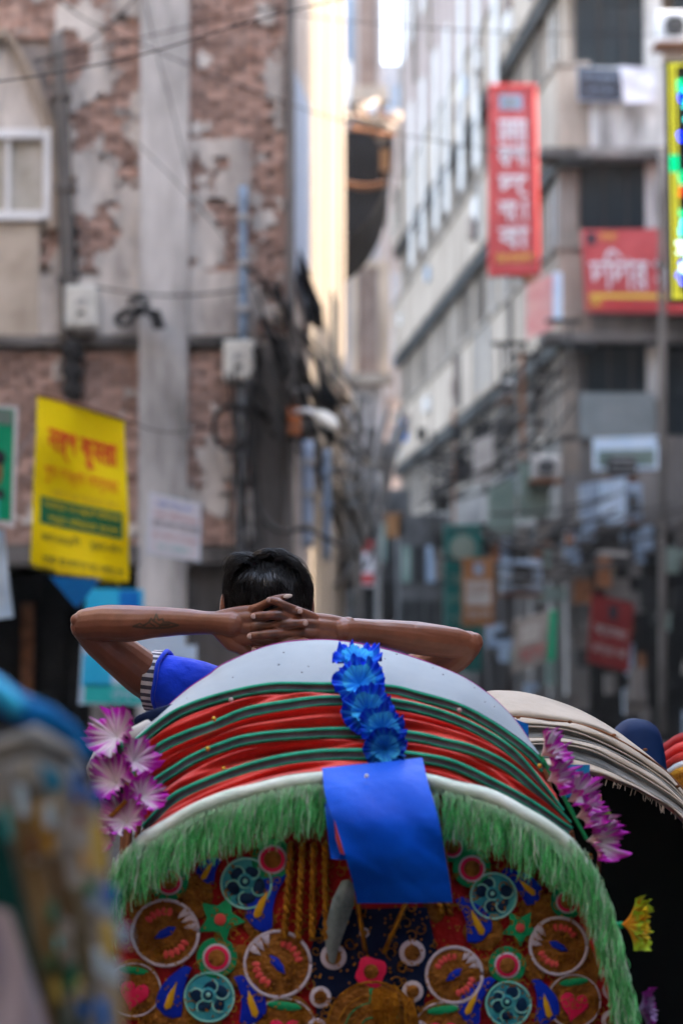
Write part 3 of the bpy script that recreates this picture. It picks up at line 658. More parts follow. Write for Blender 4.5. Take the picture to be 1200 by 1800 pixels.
s = SG('banner', 'red and white banner far down the alley', 'banner', [(622, 950), (656, 952), (656, 1030), (620, 1030)], 50, .05, M['whiteprint'])
s.rect(.05, .0, 1, .25, M['red'], d=.02); s.rect(.0, .72, 1, .95, M['red'], d=.02); s.text('মেলা', .2, .35, .8, .65, M['bluegrey'], .03)
SG('banner', 'small blue banner hanging on the facade corner above the dark street', 'banner', [(698, 742), (716, 738), (716, 775), (698, 780)], 50, .05, M['bluev'])
SG('banner', 'small tan board hanging in the dark end of the alley', 'banner', [(677, 902), (708, 902), (708, 945), (677, 945)], 52, .05, M['orangev'])
pipe('tall pale pole standing in the dark end of the alley', 664, 830, 1160, 5, 'greypipe', 40, 'utility_pole')
pipe('slanting grey conduit over the alley mouth', 622, 690, 860, 4.5, 'greypipe', 30, 'conduit', xs=lambda t: -16 * t * t)

# lit LED board at the right edge
YB = 14.0
t = thing('led_sign', 'lit LED signboard with a yellow border cut off by the right edge', 'sign', tuple(at(1230, 530, YB)))
g = MB(); P = [at(1168, 108, YB), at(1300, 104, YB), at(1310, 526, YB), at(1176, 530, YB)]; g.prism(P, (0, .08, 0)); g.build('board', mat('led_board_black', (.03, .035, .037), None, 3, .35), t)
def ledmat(n, c, e): return mat(n, c, None, 3, .4, emit=e)
LM = {'y': ledmat('yellow_led', (.62, .60, .05), .10), 'g': ledmat('green_led', (.0, .75, .30), .16), 'b': ledmat('blue_led', (.0, .02, 1), .5), 'w': ledmat('white_led', (.55, .85, .78), .42), 'r': ledmat('red_led', (.9, .08, .02), .16), 'c': ledmat('cyan_led', (.05, .8, .75), .3)}
lme = {}
for k, m_ in LM.items():
    q = MB(); q.ell((0, 0, 0), (.011, .011, .011), 8, 5); lme[k] = q.mesh('led', m_)
def led(px, py, k, sc=1):
    o = bpy.data.objects.new('led', lme[k]); C.objects.link(o); o.parent = t; o.location = at(px, py, YB - .012) - V(t.location); o.scale = (sc,) * 3
y = 114
while y < 524:
    u = (y - 108) / 420
    for dx in (0, 9): led(1176 + dx + 8 * u, y, 'y' if not (270 < y < 300) else 'g', 1.0)
    y += 6.2
for x in range(1176, 1215, 7): led(x, 114, 'y'); led(x + 8, 521, 'y')
random.seed(9)
for (px, py, k, n, rx, ry) in ((1190, 152, 'g', 9, 5, 12), (1192, 240, 'b', 7, 7, 7), (1194, 170, 'b', 5, 4, 8), (1200, 185, 'c', 8, 3, 30), (1195, 312, 'g', 12, 7, 12), (1192, 335, 'r', 4, 4, 8), (1195, 398, 'c', 14, 6, 16), (1196, 435, 'w', 22, 10, 10), (1198, 465, 'w', 12, 7, 12), (1188, 475, 'b', 5, 3, 14), (1196, 490, 'b', 7, 4, 12), (1194, 372, 'g', 5, 5, 5)):
    for _ in range(n): led(px + U(-rx, rx) + 4, py + U(-ry, ry), k)
MB().tube([at(1240, 100, YB + .04), at(1240, -400, YB + .04)], .03, 8).build('hanger', M['metal'], t)

# ------------------------------------------------------------------ wires
def wire(label, pts, Y, r=1.2, Y2=None, mm='cable', grp=None):
    Y2 = Y2 or Y; n = len(pts); L = [at(x, y, Y + (Y2 - Y) * i / (n - 1)) for i, (x, y) in enumerate(pts)]
    o = MB().tube(cr(L, 40), pm(r, (Y + Y2) / 2), 6).build('overhead_wire', M[mm], None, smooth=True); tag(o, label, 'wire', 'overhead wires'); return o
wire('nearest dark wire sweeping from the left edge up over the brick wall', [(-60, 150), (0, 143), (100, 128), (250, 96), (400, 50), (500, 22), (600, -2), (700, -30)], 8, 1.4, 9)
wire('wire dropping from the top left corner down across the upper brickwork', [(60, -40), (140, 28), (240, 75), (420, 150), (560, 200), (650, 225), (780, 250), (860, 262), (1020, 280), (1180, 282), (1260, 284)], 14, 1.1, 22)
wire('faint wire rising from the arched window to the top of the pilaster', [(60, 110), (110, 96), (180, 55), (255, -20)], 15, 1.3)
wire('long thin wire running level over the first parapet of the right building', [(480, 20), (640, 40), (800, 52), (1000, 60), (1250, 62)], 20, 1.0, 24)
wire('wire crossing the brickwork under the nearest dark wire', [(60, 105), (200, 78), (360, 40), (500, 10)], 15, 1.2)
wire('wire hanging steeply down the concrete pilaster', [(250, -20), (278, 100), (300, 180), (330, 300), (360, 380)], 17, 1.0)
wire('wire slanting from the pilaster foot to the blue pipe', [(240, 250), (260, 270), (310, 320), (380, 400), (430, 470)], 18, 1.0)
wire('horizontal wire from the floodlight to the blue pipe', [(170, 505), (260, 518), (350, 518), (430, 508)], 22, 1.8)
wire('thick sagging cable from the blue pipe down into the alley', [(432, 468), (470, 500), (520, 570), (560, 640), (612, 705), (640, 760)], 22.5, 4.0, 30)
wire('cable looping under the street lamp along the alley wall', [(445, 880), (470, 920), (500, 935), (540, 930), (600, 960)], 22.8, 4)
wire('cable swinging from the street lamp toward the far pole', [(500, 690), (560, 690), (600, 760), (640, 900), (664, 940)], 23, 2.5, 38)
wire('wire tying the yellow banner to the duct', [(40, 640), (66, 694), (140, 715), (218, 738), (300, 760), (424, 740)], 12, .9, 12.15)
wire('pale wire slanting behind the green poster', [(20, 820), (60, 760), (120, 700)], 16, 1.5, mm='greypipe')
wire('thin wire running past the tall red sign to the upper windows', [(700, 440), (760, 330), (830, 230), (960, 60)], 40, 1.0)
# masses of tangled cable
random.seed(21)
def tangle(label, n, a0, a1, b0, b1, Ya, Yb, r, sag):
    g = MB()
    for _ in range(n):
        xa, ya = U(a0[0], a1[0]), U(a0[1], a1[1]); xb, yb = U(b0[0], b1[0]), U(b0[1], b1[1]); y1, y2 = U(*Ya), U(*Yb); s_ = U(*sag)
        g.tube([at(xa + (xb - xa) * k / 12, ya + (yb - ya) * k / 12 + s_ * 4 * (k / 12) * (1 - k / 12), y1 + (y2 - y1) * k / 12) for k in range(13)], pm(U(*r), (y1 + y2) / 2), 5)
    o = g.build('cable_tangle', M['cable'], None, smooth=True, kind='stuff'); tag(o, label, 'cables'); return o
tangle('black cable mass slung along the alley side of the brick building', 34, (440, 480), (520, 760), (590, 700), (650, 1000), (22.8, 23.6), (28, 34), (1.5, 4.5), (-20, 60))
tangle('black cable mass descending below the narrow building', 34, (615, 690), (720, 800), (590, 850), (640, 1120), (42, 44), (34, 40), (2, 6), (-10, 50))
tangle('cables drooping across the lower right facade', 22, (715, 780), (800, 900), (900, 600), (1010, 820), (42, 44), (41, 43), (1.2, 3.6), (0, 40))
tangle('cables sagging in front of the dark shops on the right', 16, (760, 900), (900, 1010), (1000, 850), (1240, 1010), (36, 40), (36, 40), (1.2, 3.2), (5, 60))
tangle('cables hanging down the lower brick storey by the coil', 12, (395, 640), (450, 700), (395, 900), (470, 1010), (23.2, 23.6), (23.2, 23.6), (1.2, 3), (-10, 10))
# brackets, boards and posts on the lower right facade
t = thing('iron_bracket_rack', 'rusty iron racks and cross arms carrying cables on the right facade', 'rack', tuple(at(900, 720, 42)))
random.seed(31)
for (x, y, w_, h) in ((880, 600, 5, 230), (915, 620, 5, 200), (938, 610, 6, 150), (850, 690, 5, 180), (795, 720, 5, 200), (1000, 560, 4, 120), (760, 760, 5, 220)):
    MB().pbox(x, x + w_, y, y + h, 43 - (x - 760) * .003, .1).build('post', M['rust' if x % 2 else 'cable'], t)
for (x, y, w_) in ((865, 600, 60), (870, 680, 90), (850, 740, 110), (930, 655, 60), (900, 620, 55), (800, 790, 70), (730, 800, 60), (960, 560, 60)):
    MB().pbox(x, x + w_, y, y + 6, 42.7, .25).build('cross_arm', M['cable'], t)
for k in range(26):
    x, y = U(730, 1000), U(720, 1000); mm_ = random.choice(['dirty_shaded', 'facade', 'bluegrey', 'dark', 'dark', 'grayboard', 'rust'])
    w_, h = U(12, 34), U(20, 60)
    MB().pbox(x, x + w_, y, y + h, U(42, 44.2), .2).build('board', M[mm_], t)
t = thing('stall_clutter', 'dim jumble of crates, boards and cloth under the dark shop awnings on the right', 'clutter', tuple(at(1050, 1290, 41)))
for k in range(60):
    x, y = U(850, 1210), U(900, 1270); w_, h = U(10, 45), U(10, 60)
    MB().pbox(x, x + w_, y, y + h, U(40, 43), .2).build('board', M[random.choice(['dirty_shaded', 'dark', 'greengrey', 'bluegrey', 'dirty_shaded', 'rust', 'dark'])], t)
# dim shops at the end of the street
for i, (a, b, top, Y, mm, lab) in enumerate(((590, 640, 960, 54, 'dark', 'dim stall under the cable mass at the alley end'), (640, 720, 860, 56, 'dark', 'dark house front closing the alley behind the pale pole'), (700, 790, 905, 52, 'dark', 'dark arcade at the foot of the alley facade'))):
    t = thing('market_stall', lab, 'shop', (at((a + b) / 2, 1000, Y).x, Y, 0)); A, B = at(a, top, Y), at(b, top, Y)
    MB().box(A.x, B.x, Y, Y + 3, 0, A.z).build('wall', mat('alley_shade_wall', (.03, .03, .032), (.10, .10, .10), 1.5, .9), t)  # wall colour darkened to paint the shade at the alley end
    for k in range(4):
        x = A.x + (B.x - A.x) * (.06 + .24 * k); MB().box(x, x + (B.x - A.x) * .18, Y - .06, Y - .01, .1, A.z * .62).build('door_opening', M['dark'], t)
        MB().box(x, x + (B.x - A.x) * .18, Y - .08, Y - .01, A.z * .7, A.z * .86).build('window', M[('bluegrey', 'dark', 'greengrey', 'dark')[(k + i) % 4]], t)

# ================================================================== MAIN RICKSHAW
def cloth_attr(name, rough=.75, bump=.25, scale=60, sheen=.2, vary=.12, spec=.3):
    return mat(name, (1 - vary,) * 3, (1, 1, 1), scale, rough, bump, attr='Col', sheen=sheen, lo=.3, hi=.7, spec=spec)
M['hoodwhite'] = mat('pale_hood_vinyl', (.25, .30, .34), (.38, .44, .48), 4, .5, .05, lo=.25, hi=.75, bscale=25)
M['trimgreen'] = mat('green_trim', (.005, .24, .14), (.02, .34, .20), 30, .6, .15)
M['trimgrey'] = mat('dark_grey_trim', (.035, .055, .065), (.075, .095, .11), 30, .65, .15)
M['redcloth'] = mat('red_hood_cloth', (.52, .020, .015), (.66, .045, .03), 9, .6, .3, bscale=90, sheen=.3)
M['fringeband'] = mat('pale_green_band', (.50, .62, .52), (.68, .74, .66), 18, .7, .3)
M['magenta'] = mat('magenta_piping', (.3, .02, .2), (.4, .05, .3), 20, .6)
M['tyre'] = mat('rubber', (.02, .02, .02), (.04, .04, .04), 9, .8)
MR = thing('cycle_rickshaw', 'cycle rickshaw with striped red and green folded hood and green tinsel fringe', 'rickshaw', (.1, 3.75, 0))

NC = 130
def curve(pts, Yd, dy=0):
    q = cr(p3(pts), NC); return [at(p.x, p.y + dy, Yd(i / (NC - 1)) if callable(Yd) else Yd) for i, p in enumerate(q)]
def shift(c, dpx, dY, n=None):   # move a curve along its in-picture normal (outwards) and in depth
    out = []
    for i, p in enumerate(c):
        d = (c[min(i + 1, len(c) - 1)] - c[max(i - 1, 0)]); d.y = 0; d.normalize(); nrm = V((-d.z, 0, d.x))
        e = 1
        out.append(p + nrm * (dpx * p.y / 4250 * e) + V((0, dY, 0)))
    return out
Wp = [(226, 1318), (252, 1283), (287, 1249), (330, 1211), (367, 1186), (397, 1165), (477, 1134), (550, 1125), (617, 1129), (700, 1147), (800, 1184), (853, 1216), (897, 1257), (927, 1297), (955, 1350)]
T1 = [(236, 1312), (250, 1300), (313, 1254), (397, 1224), (477, 1209), (540, 1208), (600, 1209), (687, 1213), (733, 1223), (800, 1242), (850, 1267), (900, 1300), (933, 1327), (956, 1352)]
T2 = [(240, 1352), (280, 1318), (327, 1295), (373, 1278), (440, 1253), (537, 1235), (600, 1232), (687, 1236), (767, 1254), (833, 1281), (897, 1321), (947, 1378), (985, 1428)]
T3 = [(255, 1388), (307, 1355), (340, 1335), (390, 1313), (440, 1299), (537, 1291), (600, 1289), (717, 1294), (783, 1307), (833, 1321), (897, 1353), (950, 1400), (998, 1450)]
T4 = [(255, 1458), (300, 1410), (340, 1387), (407, 1361), (473, 1342), (537, 1332), (600, 1327), (680, 1327), (747, 1334), (800, 1347), (867, 1378), (933, 1414), (1002, 1460)]
Fp = [(172, 1640), (182, 1565), (200, 1523), (230, 1487), (263, 1457), (340, 1414), (420, 1385), (500, 1364), (560, 1357), (650, 1354), (753, 1364), (833, 1382), (897, 1407), (967, 1447), (1013, 1485), (1045, 1535), (1072, 1610), (1092, 1690), (1108, 1800), (1118, 1960)]
def bow(y0, b): return lambda u: y0 + b * (2 * u - 1) ** 2      # the ends of each rib reach back
Y_W, Y_1, Y_2, Y_3, Y_4, Y_F = 3.80, 3.66, 3.60, 3.54, 3.48, 3.42
cW = curve(Wp, bow(Y_W, -.06)); c1 = curve(T1, bow(Y_1, 0)); c2 = curve(T2, bow(Y_2, 0)); c3 = curve(T3, Y_3); c4 = curve(T4, Y_4); cF = curve(Fp, Y_F)
# white front cloth: from the first trim over the top and down the front
rows = [shift(c1, 9, .004)]
for k in (1, 2, 3, 4, 5):
    t_ = k / 6; e = sin(t_ * pi / 2)
    rows.append([a.lerp(b, t_) + V((0, 0, .004 * sin(t_ * pi))) + V((0, -.01 * sin(pi * t_), 0)) for a, b in zip(rows[0], cW)])
rows += [cW]
for k, (dz, dy) in enumerate(((-.006, .03), (-.03, .09), (-.07, .16), (-.13, .22), (-.22, .27))):
    rows.append([p + V((-(p.x - .05) * .03 * k, dy, dz)) for p in cW])
nzf = lambda p, s, a: a * N.noise(p * s)
rows = [[p + V((0, nzf(p, 9, .004), nzf(p + V((5, 5, 5)), 9, .002))) for p in r] for r in rows]
g = MB().grid(rows[::-1]); g.build('front_hood_cloth', M['hoodwhite'], MR, smooth=True)
random.seed(91); g = MB()
for _ in range(16):
    i = int(U(12, NC - 12)); j = int(U(1, 6)); p = rows[j][i].lerp(rows[j + 1][i], rnd()) if j < 6 else rows[j][i]; r_ = U(.0005, .0013)
    g.ell(p + V((0, -.0006, .0004)), (r_ * U(.8, 2), .0006, r_ * .6), 8, 5)
g.build('dirt_flecks', mat('dirt_fleck', (.16, .15, .14), (.26, .24, .23), 40, .9), MR, kind='stuff')
g = MB(); g.tube([p + V((0, .005, .0)) for p in cW], .0013, 6); g.build('piping', M['magenta'], MR, smooth=True)
# trims: three-coloured ribbons, each rolled over its rib
def trim(c, nm, hw=(6.5, 9.5, 6.5), label=None):
    def prof(o):
        return [shift2(c, o * k, dY, hw) for k, dY in ((1.02, .008), (.98, -.001), (.7, -.003), (.42, -.0032), (.38, -.0022), (0, -.0024), (-.38, -.0022), (-.42, -.0032), (-.7, -.003), (-.98, -.001), (-1.02, .008))]
    rws = prof(1); g = MB(); mi = [0, 0, 0, 0, 1, 1, 0, 0, 0, 0]; mi = [0, 0, 0, 1, 1, 1, 1, 0, 0, 0]
    rws = [[p + V((0, nzf(p, 22, .0022), nzf(p + V((3, 1, 5)), 14, .0016))) for p in r] for r in rws]
    g.grid(rws[::-1], mi[::-1]); return g.build('trim', [M['trimgreen'], M['trimgrey']], MR, smooth=True)
def shift2(c, k, dY, hw):
    out = []; n = len(c) - 1
    for i, p in enumerate(c):
        u = i / n; wv = hw[0] + (hw[1] - hw[0]) * (u / .45) if u < .45 else hw[1] + (hw[2] - hw[1]) * ((u - .45) / .55)
        d = (c[min(i + 1, n)] - c[max(i - 1, 0)]); d.y = 0; d.normalize(); nrm = V((-d.z, 0, d.x))
        out.append(p + nrm * (wv * k * p.y / 4250) + V((0, dY, 0)))
    return out
for c, h in ((c1, (9, 10, 8)), (c2, (11, 10, 8.5)), (c3, (9, 10.5, 8.5)), (c4, (10, 11, 8))): trim(c, 't', h)
# red pleats between the trims
def pleat(ca, cb, seed, hwa=8, hwb=8, folds=2, deep=.022):
    A = shift(ca, -hwa * .8, .006); B = shift(cb, hwb * .8, .006); n = len(A); rws = []
    K = 14
    for k in range(K + 1):
        t_ = k / K; r = []
        for i in range(n):
            u = i / (n - 1); p = A[i].lerp(B[i], t_); wd = (A[i] - B[i]).length
            ph = N.noise(V((u * 2.2, seed, 0))) * 1.5 + seed
            rid = sin((t_ * folds + .35 * ph) * 2 * pi) * .5 + .3 * sin((t_ * (folds + 1.4) - ph) * 2 * pi)
            env = sin(pi * t_); cr_ = N.noise(V((u * 9 + t_ * 2, t_ * 1.5, seed * 3))) * .22
            amp = min(wd * .75, deep * 1.7)
            r.append(p + V((0, amp * env * (.25 - rid * .75 + cr_), 0)) + V((0, 0, amp * env * .25 * rid)))
        rws.append(r)
    g = MB().grid(rws[::-1]); return g.build('pleat', M['redcloth'], MR, smooth=True)
pleat(c1, c2, 1.3, folds=1); pleat(c2, c3, 2.7, folds=2); pleat(c3, c4, 4.1, folds=1.6); pleat(c4, cF, 5.2, 8, 1, folds=1, deep=.015)
# little bulbs pinned on the trims
for (x, y, mm) in ((378, 1263, 'y'), (367, 1315, 'y'), (395, 1350, 'y'), (408, 1230, 'w'), (805, 1248, 'w'), (945, 1345, 'y')):
    p = at(x, y, 3.6 if y < 1300 else 3.53); p.y -= .03
    g = MB(); g.ell(p, (.0035, .0035, .0035), 8, 6); g.build('pin', {'y': mat('brass_pin', (.6, .35, .04), None, 3, .3, metal=.7), 'w': mat('pearl_pin', (.55, .4, .38), None, 3, .3)}[mm], MR, smooth=True)
# fringe band (a rolled cloth edge)
def shiftF(dpx, dY): return shift(cF, dpx, dY)
rws = [shiftF(2, .02), shiftF(1, .0), shiftF(-4, -.008), shiftF(-10, -.010), shiftF(-17, -.009), shiftF(-24, -.004), shiftF(-27, .008)]
rws = [[p + V((0, nzf(p, 30, .003), nzf(p, 17, .003))) for p in r] for r in rws]
MB().grid(rws[::-1]).build('fringe_band', M['fringeband'], MR, smooth=True)
# tinsel fringe
tm = bpy.data.materials.new('green_tinsel'); tm.use_nodes = True; tn = tm.node_tree; P_ = tn.nodes['Principled BSDF']
a_ = tn.nodes.new('ShaderNodeAttribute'); a_.attribute_name = 'Col'; tn.links.new(a_.outputs['Color'], P_.inputs['Base Color'])
P_.inputs['Roughness'].default_value = .28; P_.inputs['Specular IOR Level'].default_value = .8
tr = tn.nodes.new('ShaderNodeBsdfTranslucent'); tn.links.new(a_.outputs['Color'], tr.inputs['Color']); mx = tn.nodes.new('ShaderNodeMixShader'); mx.inputs[0].default_value = .3
tn.links.new(P_.outputs[0], mx.inputs[1]); tn.links.new(tr.outputs[0], mx.inputs[2]); tn.links.new(mx.outputs[0], tn.nodes['Material Output'].inputs['Surface'])
random.seed(77)
g = MB(); base = shiftF(-25, -.013); shiftF_top = shiftF(3, -.018); n = len(base) - 1
for k in range(8200):
    u = rnd(); q = u * n; i = min(int(q), n - 1); p = base[i].lerp(base[i + 1], q - i)
    px = 600 + p.x * 4250 / p.y
    if 572 < px < 780 and rnd() < .85: continue
    cl = N.noise(V((q * .9, 0, 0))); clump = N.noise(V((q * 2.3, 7, 0)))
    if clump < -.22 and rnd() < .8: continue
    cpx = N.noise(V((q * 1.35, 3, 1)))
    L_ = (.064 if 240 < px < 1000 else .062) * (1 + .22 * cl) * U(.5, 1.15)
    if px < 230: L_ *= 1.1
    p = p + V((U(-.003, .003), U(-.010, .008), U(-.006, .006)))
    d0 = V(((px - 640) / 640 * .35 + U(-.12, .12), U(-.35, .05), -1)).normalized()
    wv = U(.0006, .0013); pts = []; ph, am = U(0, 6), U(.0005, .003)
    sh = U(.55, 1.25); cc = [(.20 * sh, .90 * sh, .30 * sh), (.06 * sh, .58 * sh, .15 * sh), (.52 * sh, .97 * sh, .58 * sh)][0 if rnd() < .55 else (1 if rnd() < .45 else 2)]; cc = tuple(min(.97, q_) for q_ in cc)
    if rnd() < .08: cc = (.93, .97, .94)
    if (px > 985 or px < 262) and rnd() < .6: p = p + (shiftF_top[i] - base[i]) * U(.3, 1)
    pull = (N.noise(V((q * 1.35 + .25, 3, 1))) - cpx) * -.03
    for j in range(7):
        t_ = j / 6; d = d0.lerp(V((0, 0, -1)), min(1, t_ * 1.2)); 
        pts.append(p + V((d0.x * L_ * t_ * (1 - .5 * t_) + am * sin(ph + t_ * 9) + pull * t_, d0.y * L_ * t_ * (1 - t_) * .8 + am * cos(ph + t_ * 7) - .004, -L_ * t_)))
    vs = []; tw = U(0, 3)
    for j, q_ in enumerate(pts):
        e = V((cos(tw + j * .5), sin(tw + j * .5), 0)) * wv * (1 - .5 * j / 6); vs += [q_ - e, q_ + e]
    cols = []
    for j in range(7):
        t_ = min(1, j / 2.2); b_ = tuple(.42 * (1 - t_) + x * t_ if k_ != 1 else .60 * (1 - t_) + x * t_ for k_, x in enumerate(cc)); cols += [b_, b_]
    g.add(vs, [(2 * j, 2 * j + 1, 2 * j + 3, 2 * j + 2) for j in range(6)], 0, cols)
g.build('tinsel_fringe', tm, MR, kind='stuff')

# decorated back panel
M['panelred'] = mat('red_brocade', (.30, .004, .007), (.52, .014, .012), 14, .5, .5, bscale=160, sheen=.2)
M['bronze'] = mat('bronze_brocade', (.11, .036, .006), (.48, .20, .035), 42, .42, .7, metal=.35, bscale=150, lo=.3, hi=.7)
M['gold'] = mat('gold_braid', (.26, .09, .006), (.52, .24, .02), 60, .35, .6, metal=.5, bscale=200)
M['navy'] = mat('navy_velvet', (.003, .008, .03), (.006, .016, .06), 12, .8, .2)
M['blueap'] = mat('blue_applique', (.003, .02, .42), (.004, .04, .58), 20, .5, .2)
M['yellap'] = mat('yellow_applique', (.62, .34, .01), (.75, .42, .02), 30, .5, .2)
M['greenap'] = mat('green_applique', (.006, .27, .10), (.012, .38, .14), 25, .5, .2)
M['pinkap'] = mat('pink_applique', (.75, .015, .09), (.85, .03, .13), 20, .45, .1)
M['coralap'] = mat('coral_applique', (.75, .09, .08), (.85, .13, .12), 20, .5, .1)
M['whiteap'] = mat('white_vinyl_ring', (.55, .50, .58), (.70, .65, .73), 20, .5, .1)
M['rose1'] = mat('teal_rose_print', (.01, .22, .34), (.08, .48, .50), 30, .45)
M['rose2'] = mat('dark_rose_print', (.003, .02, .06), (.006, .04, .10), 30, .45)
M['rose3'] = mat('mint_rose_edge', (.18, .62, .52), (.36, .74, .66), 40, .45)
def PY(px, py): return 3.435 + .05 * ((px - 650) / 450) ** 2 + .00006 * max(0, 1500 - py)
def pp(px, py, d=0): return at(px, py, PY(px, py) - d)
g = MB(); rws = []
low = cr(p3(Fp), 61)
for j in range(25):
    t_ = j / 24; rws.append([pp(p.x * (1 - t_ * .04) + 640 * t_ * .04, p.y + 12 + (1990 - p.y) * t_, -.004 + nzf(V((p.x * .01, t_ * 3, 0)), 1, .004)) for p in low])
BP = MB().grid(rws).build('back_panel', M['panelred'], MR, smooth=True)
def patch(name, pts, mm, d=.006, th=.004):
    """a raised applique piece: outline in pixels, its face d in front of the panel"""
    d = d * .55; q = [pp(x, y, d) for x, y in pts]; g = MB(); n = len(q)
    cx = sum(x for x, _ in pts) / n; cy = sum(y for _, y in pts) / n
    inner = [pp(cx + (x - cx) * .9, cy + (y - cy) * .94, d + .0005) for x, y in pts]; c = pp(cx, cy, d + .0007)
    bk = [p + V((0, th + d, 0)) for p in q]
    vs = bk + q + inner + [c]
    fs = [(i, (i + 1) % n, n + (i + 1) % n, n + i) for i in range(n)] + [(n + i, n + (i + 1) % n, 2 * n + (i + 1) % n, 2 * n + i) for i in range(n)] + [(2 * n + i, 2 * n + (i + 1) % n, 3 * n) for i in range(n)]
    return g.add(vs, fs).build(name, M[mm], BP, smooth=True)
def circ(cx, cy, r, n=24, ry=None, a=0, wob=0): return [(cx + r * cos(2 * pi * k / n + a) * (1 + wob * sin(5 * k)), cy + (ry or r) * sin(2 * pi * k / n + a) * (1 + wob * sin(5 * k))) for k in range(n)]
def ringp(cx, cy, r, wd, mm, d=.009, name='ring', a0=0, a1=2 * pi):
    d = d * .58; g = MB(); n = 30; pts = [pp(cx + r * cos(a0 + (a1 - a0) * k / n), cy + r * sin(a0 + (a1 - a0) * k / n), d) for k in range(n + 1)]
    g.tube(pts, pm(wd / 2, 3.43), 8, flat=(V((0, 1, 0)), .3)); return g.build(name, M[mm], BP, smooth=True)
def rot(pts, cx, cy, a): return [(cx + (x - cx) * cos(a) - (y - cy) * sin(a), cy + (x - cx) * sin(a) + (y - cy) * cos(a)) for x, y in pts]
def medallion(cx, cy, r, a):
    patch('medallion', circ(cx, cy, r, 32), 'bronze', .006); ringp(cx, cy, r - 3, 6, 'whiteap', .009)
    leaf = [(cx - 22, cy), (cx - 8, cy - 7), (cx + 10, cy - 8), (cx + 21, cy - 1), (cx + 9, cy + 7), (cx - 9, cy + 6)]
    patch('leaf', rot([(cx + (x - cx) * r / 60, cy + (y - cy) * r / 60) for x, y in leaf], cx, cy, a), 'blueap', .010)
    for sgn in (1, -1):
        for k in range(5):
            th = a + sgn * (pi / 2 + (k - 2.4) * .27) ; x, y = cx + r * .62 * cos(th), cy + r * .62 * sin(th)
            patch('petal', rot(circ(x, y, r * .13, 8, r * .085), x, y, th), 'coralap', .010)
    th = a - .05 + (pi if False else 0)
    for e in (-.28, 0, .30):
        x, y = cx + r * .74 * cos(th + e), cy + r * .74 * sin(th + e)
        patch('tip', rot([(x - r * .2, y - r * .05), (x, y - r * .13), (x + r * .17, y - r * .12), (x + r * .17, y + r * .12), (x, y + r * .06)], x, y, th + e), 'whiteap', .009)
medallion(291, 1640, 61, -.45); medallion(488, 1695, 61, -.45 - pi / 2 - .2 + pi * 0); medallion(798, 1714, 52, -1.15 + .5); medallion(981, 1663, 53, pi + .5)
def rose(cx, cy, r, a=0):
    patch('rose', circ(cx, cy, r, 26, wob=.015), 'rose1', .007); ringp(cx, cy, r - 2, 4, 'rose3', .010, 'rose_edge')
    for k in range(5):
        th = a + k * 2 * pi / 5 + U(-.35, .35); q_ = U(.4, .58); x, y = cx + r * q_ * cos(th), cy + r * q_ * sin(th); patch('rose_petal', rot(circ(x, y, r * U(.26, .4), 12, r * U(.16, .26)), x, y, th + U(.8, 1.7)), 'rose2', .010 + .0006 * k)
        ringp(x, y, r * .27, 3.2, 'rose3', .0125, 'petal_edge', th + .4, th + 2.9)
    for k, q in enumerate((.30, .2, .1)):
        patch('rose_petal', circ(cx - 2, cy - 4, r * q, 12, wob=.04), ('rose1', 'rose2', 'rose3')[k], .0135 + .001 * k)
    ringp(cx - 2, cy - 4, r * .26, 2, 'rose3', .016, 'petal_edge', 1, 4.2)
rose(433, 1553, 46, .3); rose(368, 1753, 45, 1); rose(867, 1575, 42, .7); rose(893, 1765, 41, .2)
def target(cx, cy, r, outer='greenap', k=1.0):
    patch('rosette', circ(cx, cy, r, 24), outer, .008); patch('ring', circ(cx, cy, r * .70, 22), 'whiteap', .011); patch('ring', circ(cx, cy, r * .60, 22), 'pinkap', .013); patch('centre', circ(cx, cy, r * .42, 18), 'bronze', .015)
for a in ((381, 1684, 36), (479, 1511, 37), (891, 1697, 33), (829, 1527, 34), (997, 1585, 30), (297, 1550, 34), (795, 1490, 26)): target(*a)
def star(cx, cy, r, a=0):
    patch('star', [(cx + (r if k % 2 == 0 else r * .52) * cos(a + k * pi / 5), cy + (r if k % 2 == 0 else r * .52) * sin(a + k * pi / 5)) for k in range(10)], 'greenap', .009)
    patch('star_centre', circ(cx, cy, r * .24, 12), 'coralap', .013)
star(387, 1616, 45, .1); star(914, 1631, 34, .3)
def paisley(x0, y0, x1, y1, r, bend=1):   # tip at 0, round end at 1
    A = V((x0, y0, 0)); B = V((x1, y1, 0)); d = B - A; n = V((-d.y, d.x, 0)).normalized(); Lp, Rp = [], []
    for k in range(11):
        t_ = k / 10; c = A + d * t_ + n * bend * r * .7 * sin(pi * t_); wv = r * (.28 + .72 * sin(min(t_ * .62, 1) * pi / 1.2) ** 1.0) * (1 if t_ < .85 else sqrt(max(0, 1 - ((t_ - .85) / .15) ** 2)) * .7 + .3)
        Lp.append((c + n * wv)[:2]); Rp.append((c - n * wv)[:2])
    patch('paisley', Lp + Rp[::-1], 'blueap', .008)
    c = A + d * .68 + n * bend * r * .55; q = d.normalized()
    lp = [c - q * r * 1.25 , c - q * r * .3 + n * r * .27, c + q * r * .6 + n * r * .25, c + q * r * .8, c + q * r * .5 - n * r * .28, c - q * r * .3 - n * r * .2]
    patch('paisley_core', [p[:2] for p in lp], 'yellap', .0125)
paisley(505, 1528, 455, 1636, 27, 1); paisley(330, 1700, 296, 1788, 25, .6); paisley(418, 1716, 442, 1800, 25, -.8); paisley(385, 1510, 360, 1550, 19, .6)
paisley(806, 1580, 842, 1655, 25, -.8); paisley(866, 1720, 824, 1800, 22, 1); paisley(940, 1722, 958, 1800, 22, -.8); paisley(885, 1530, 943, 1585, 20, -.6)
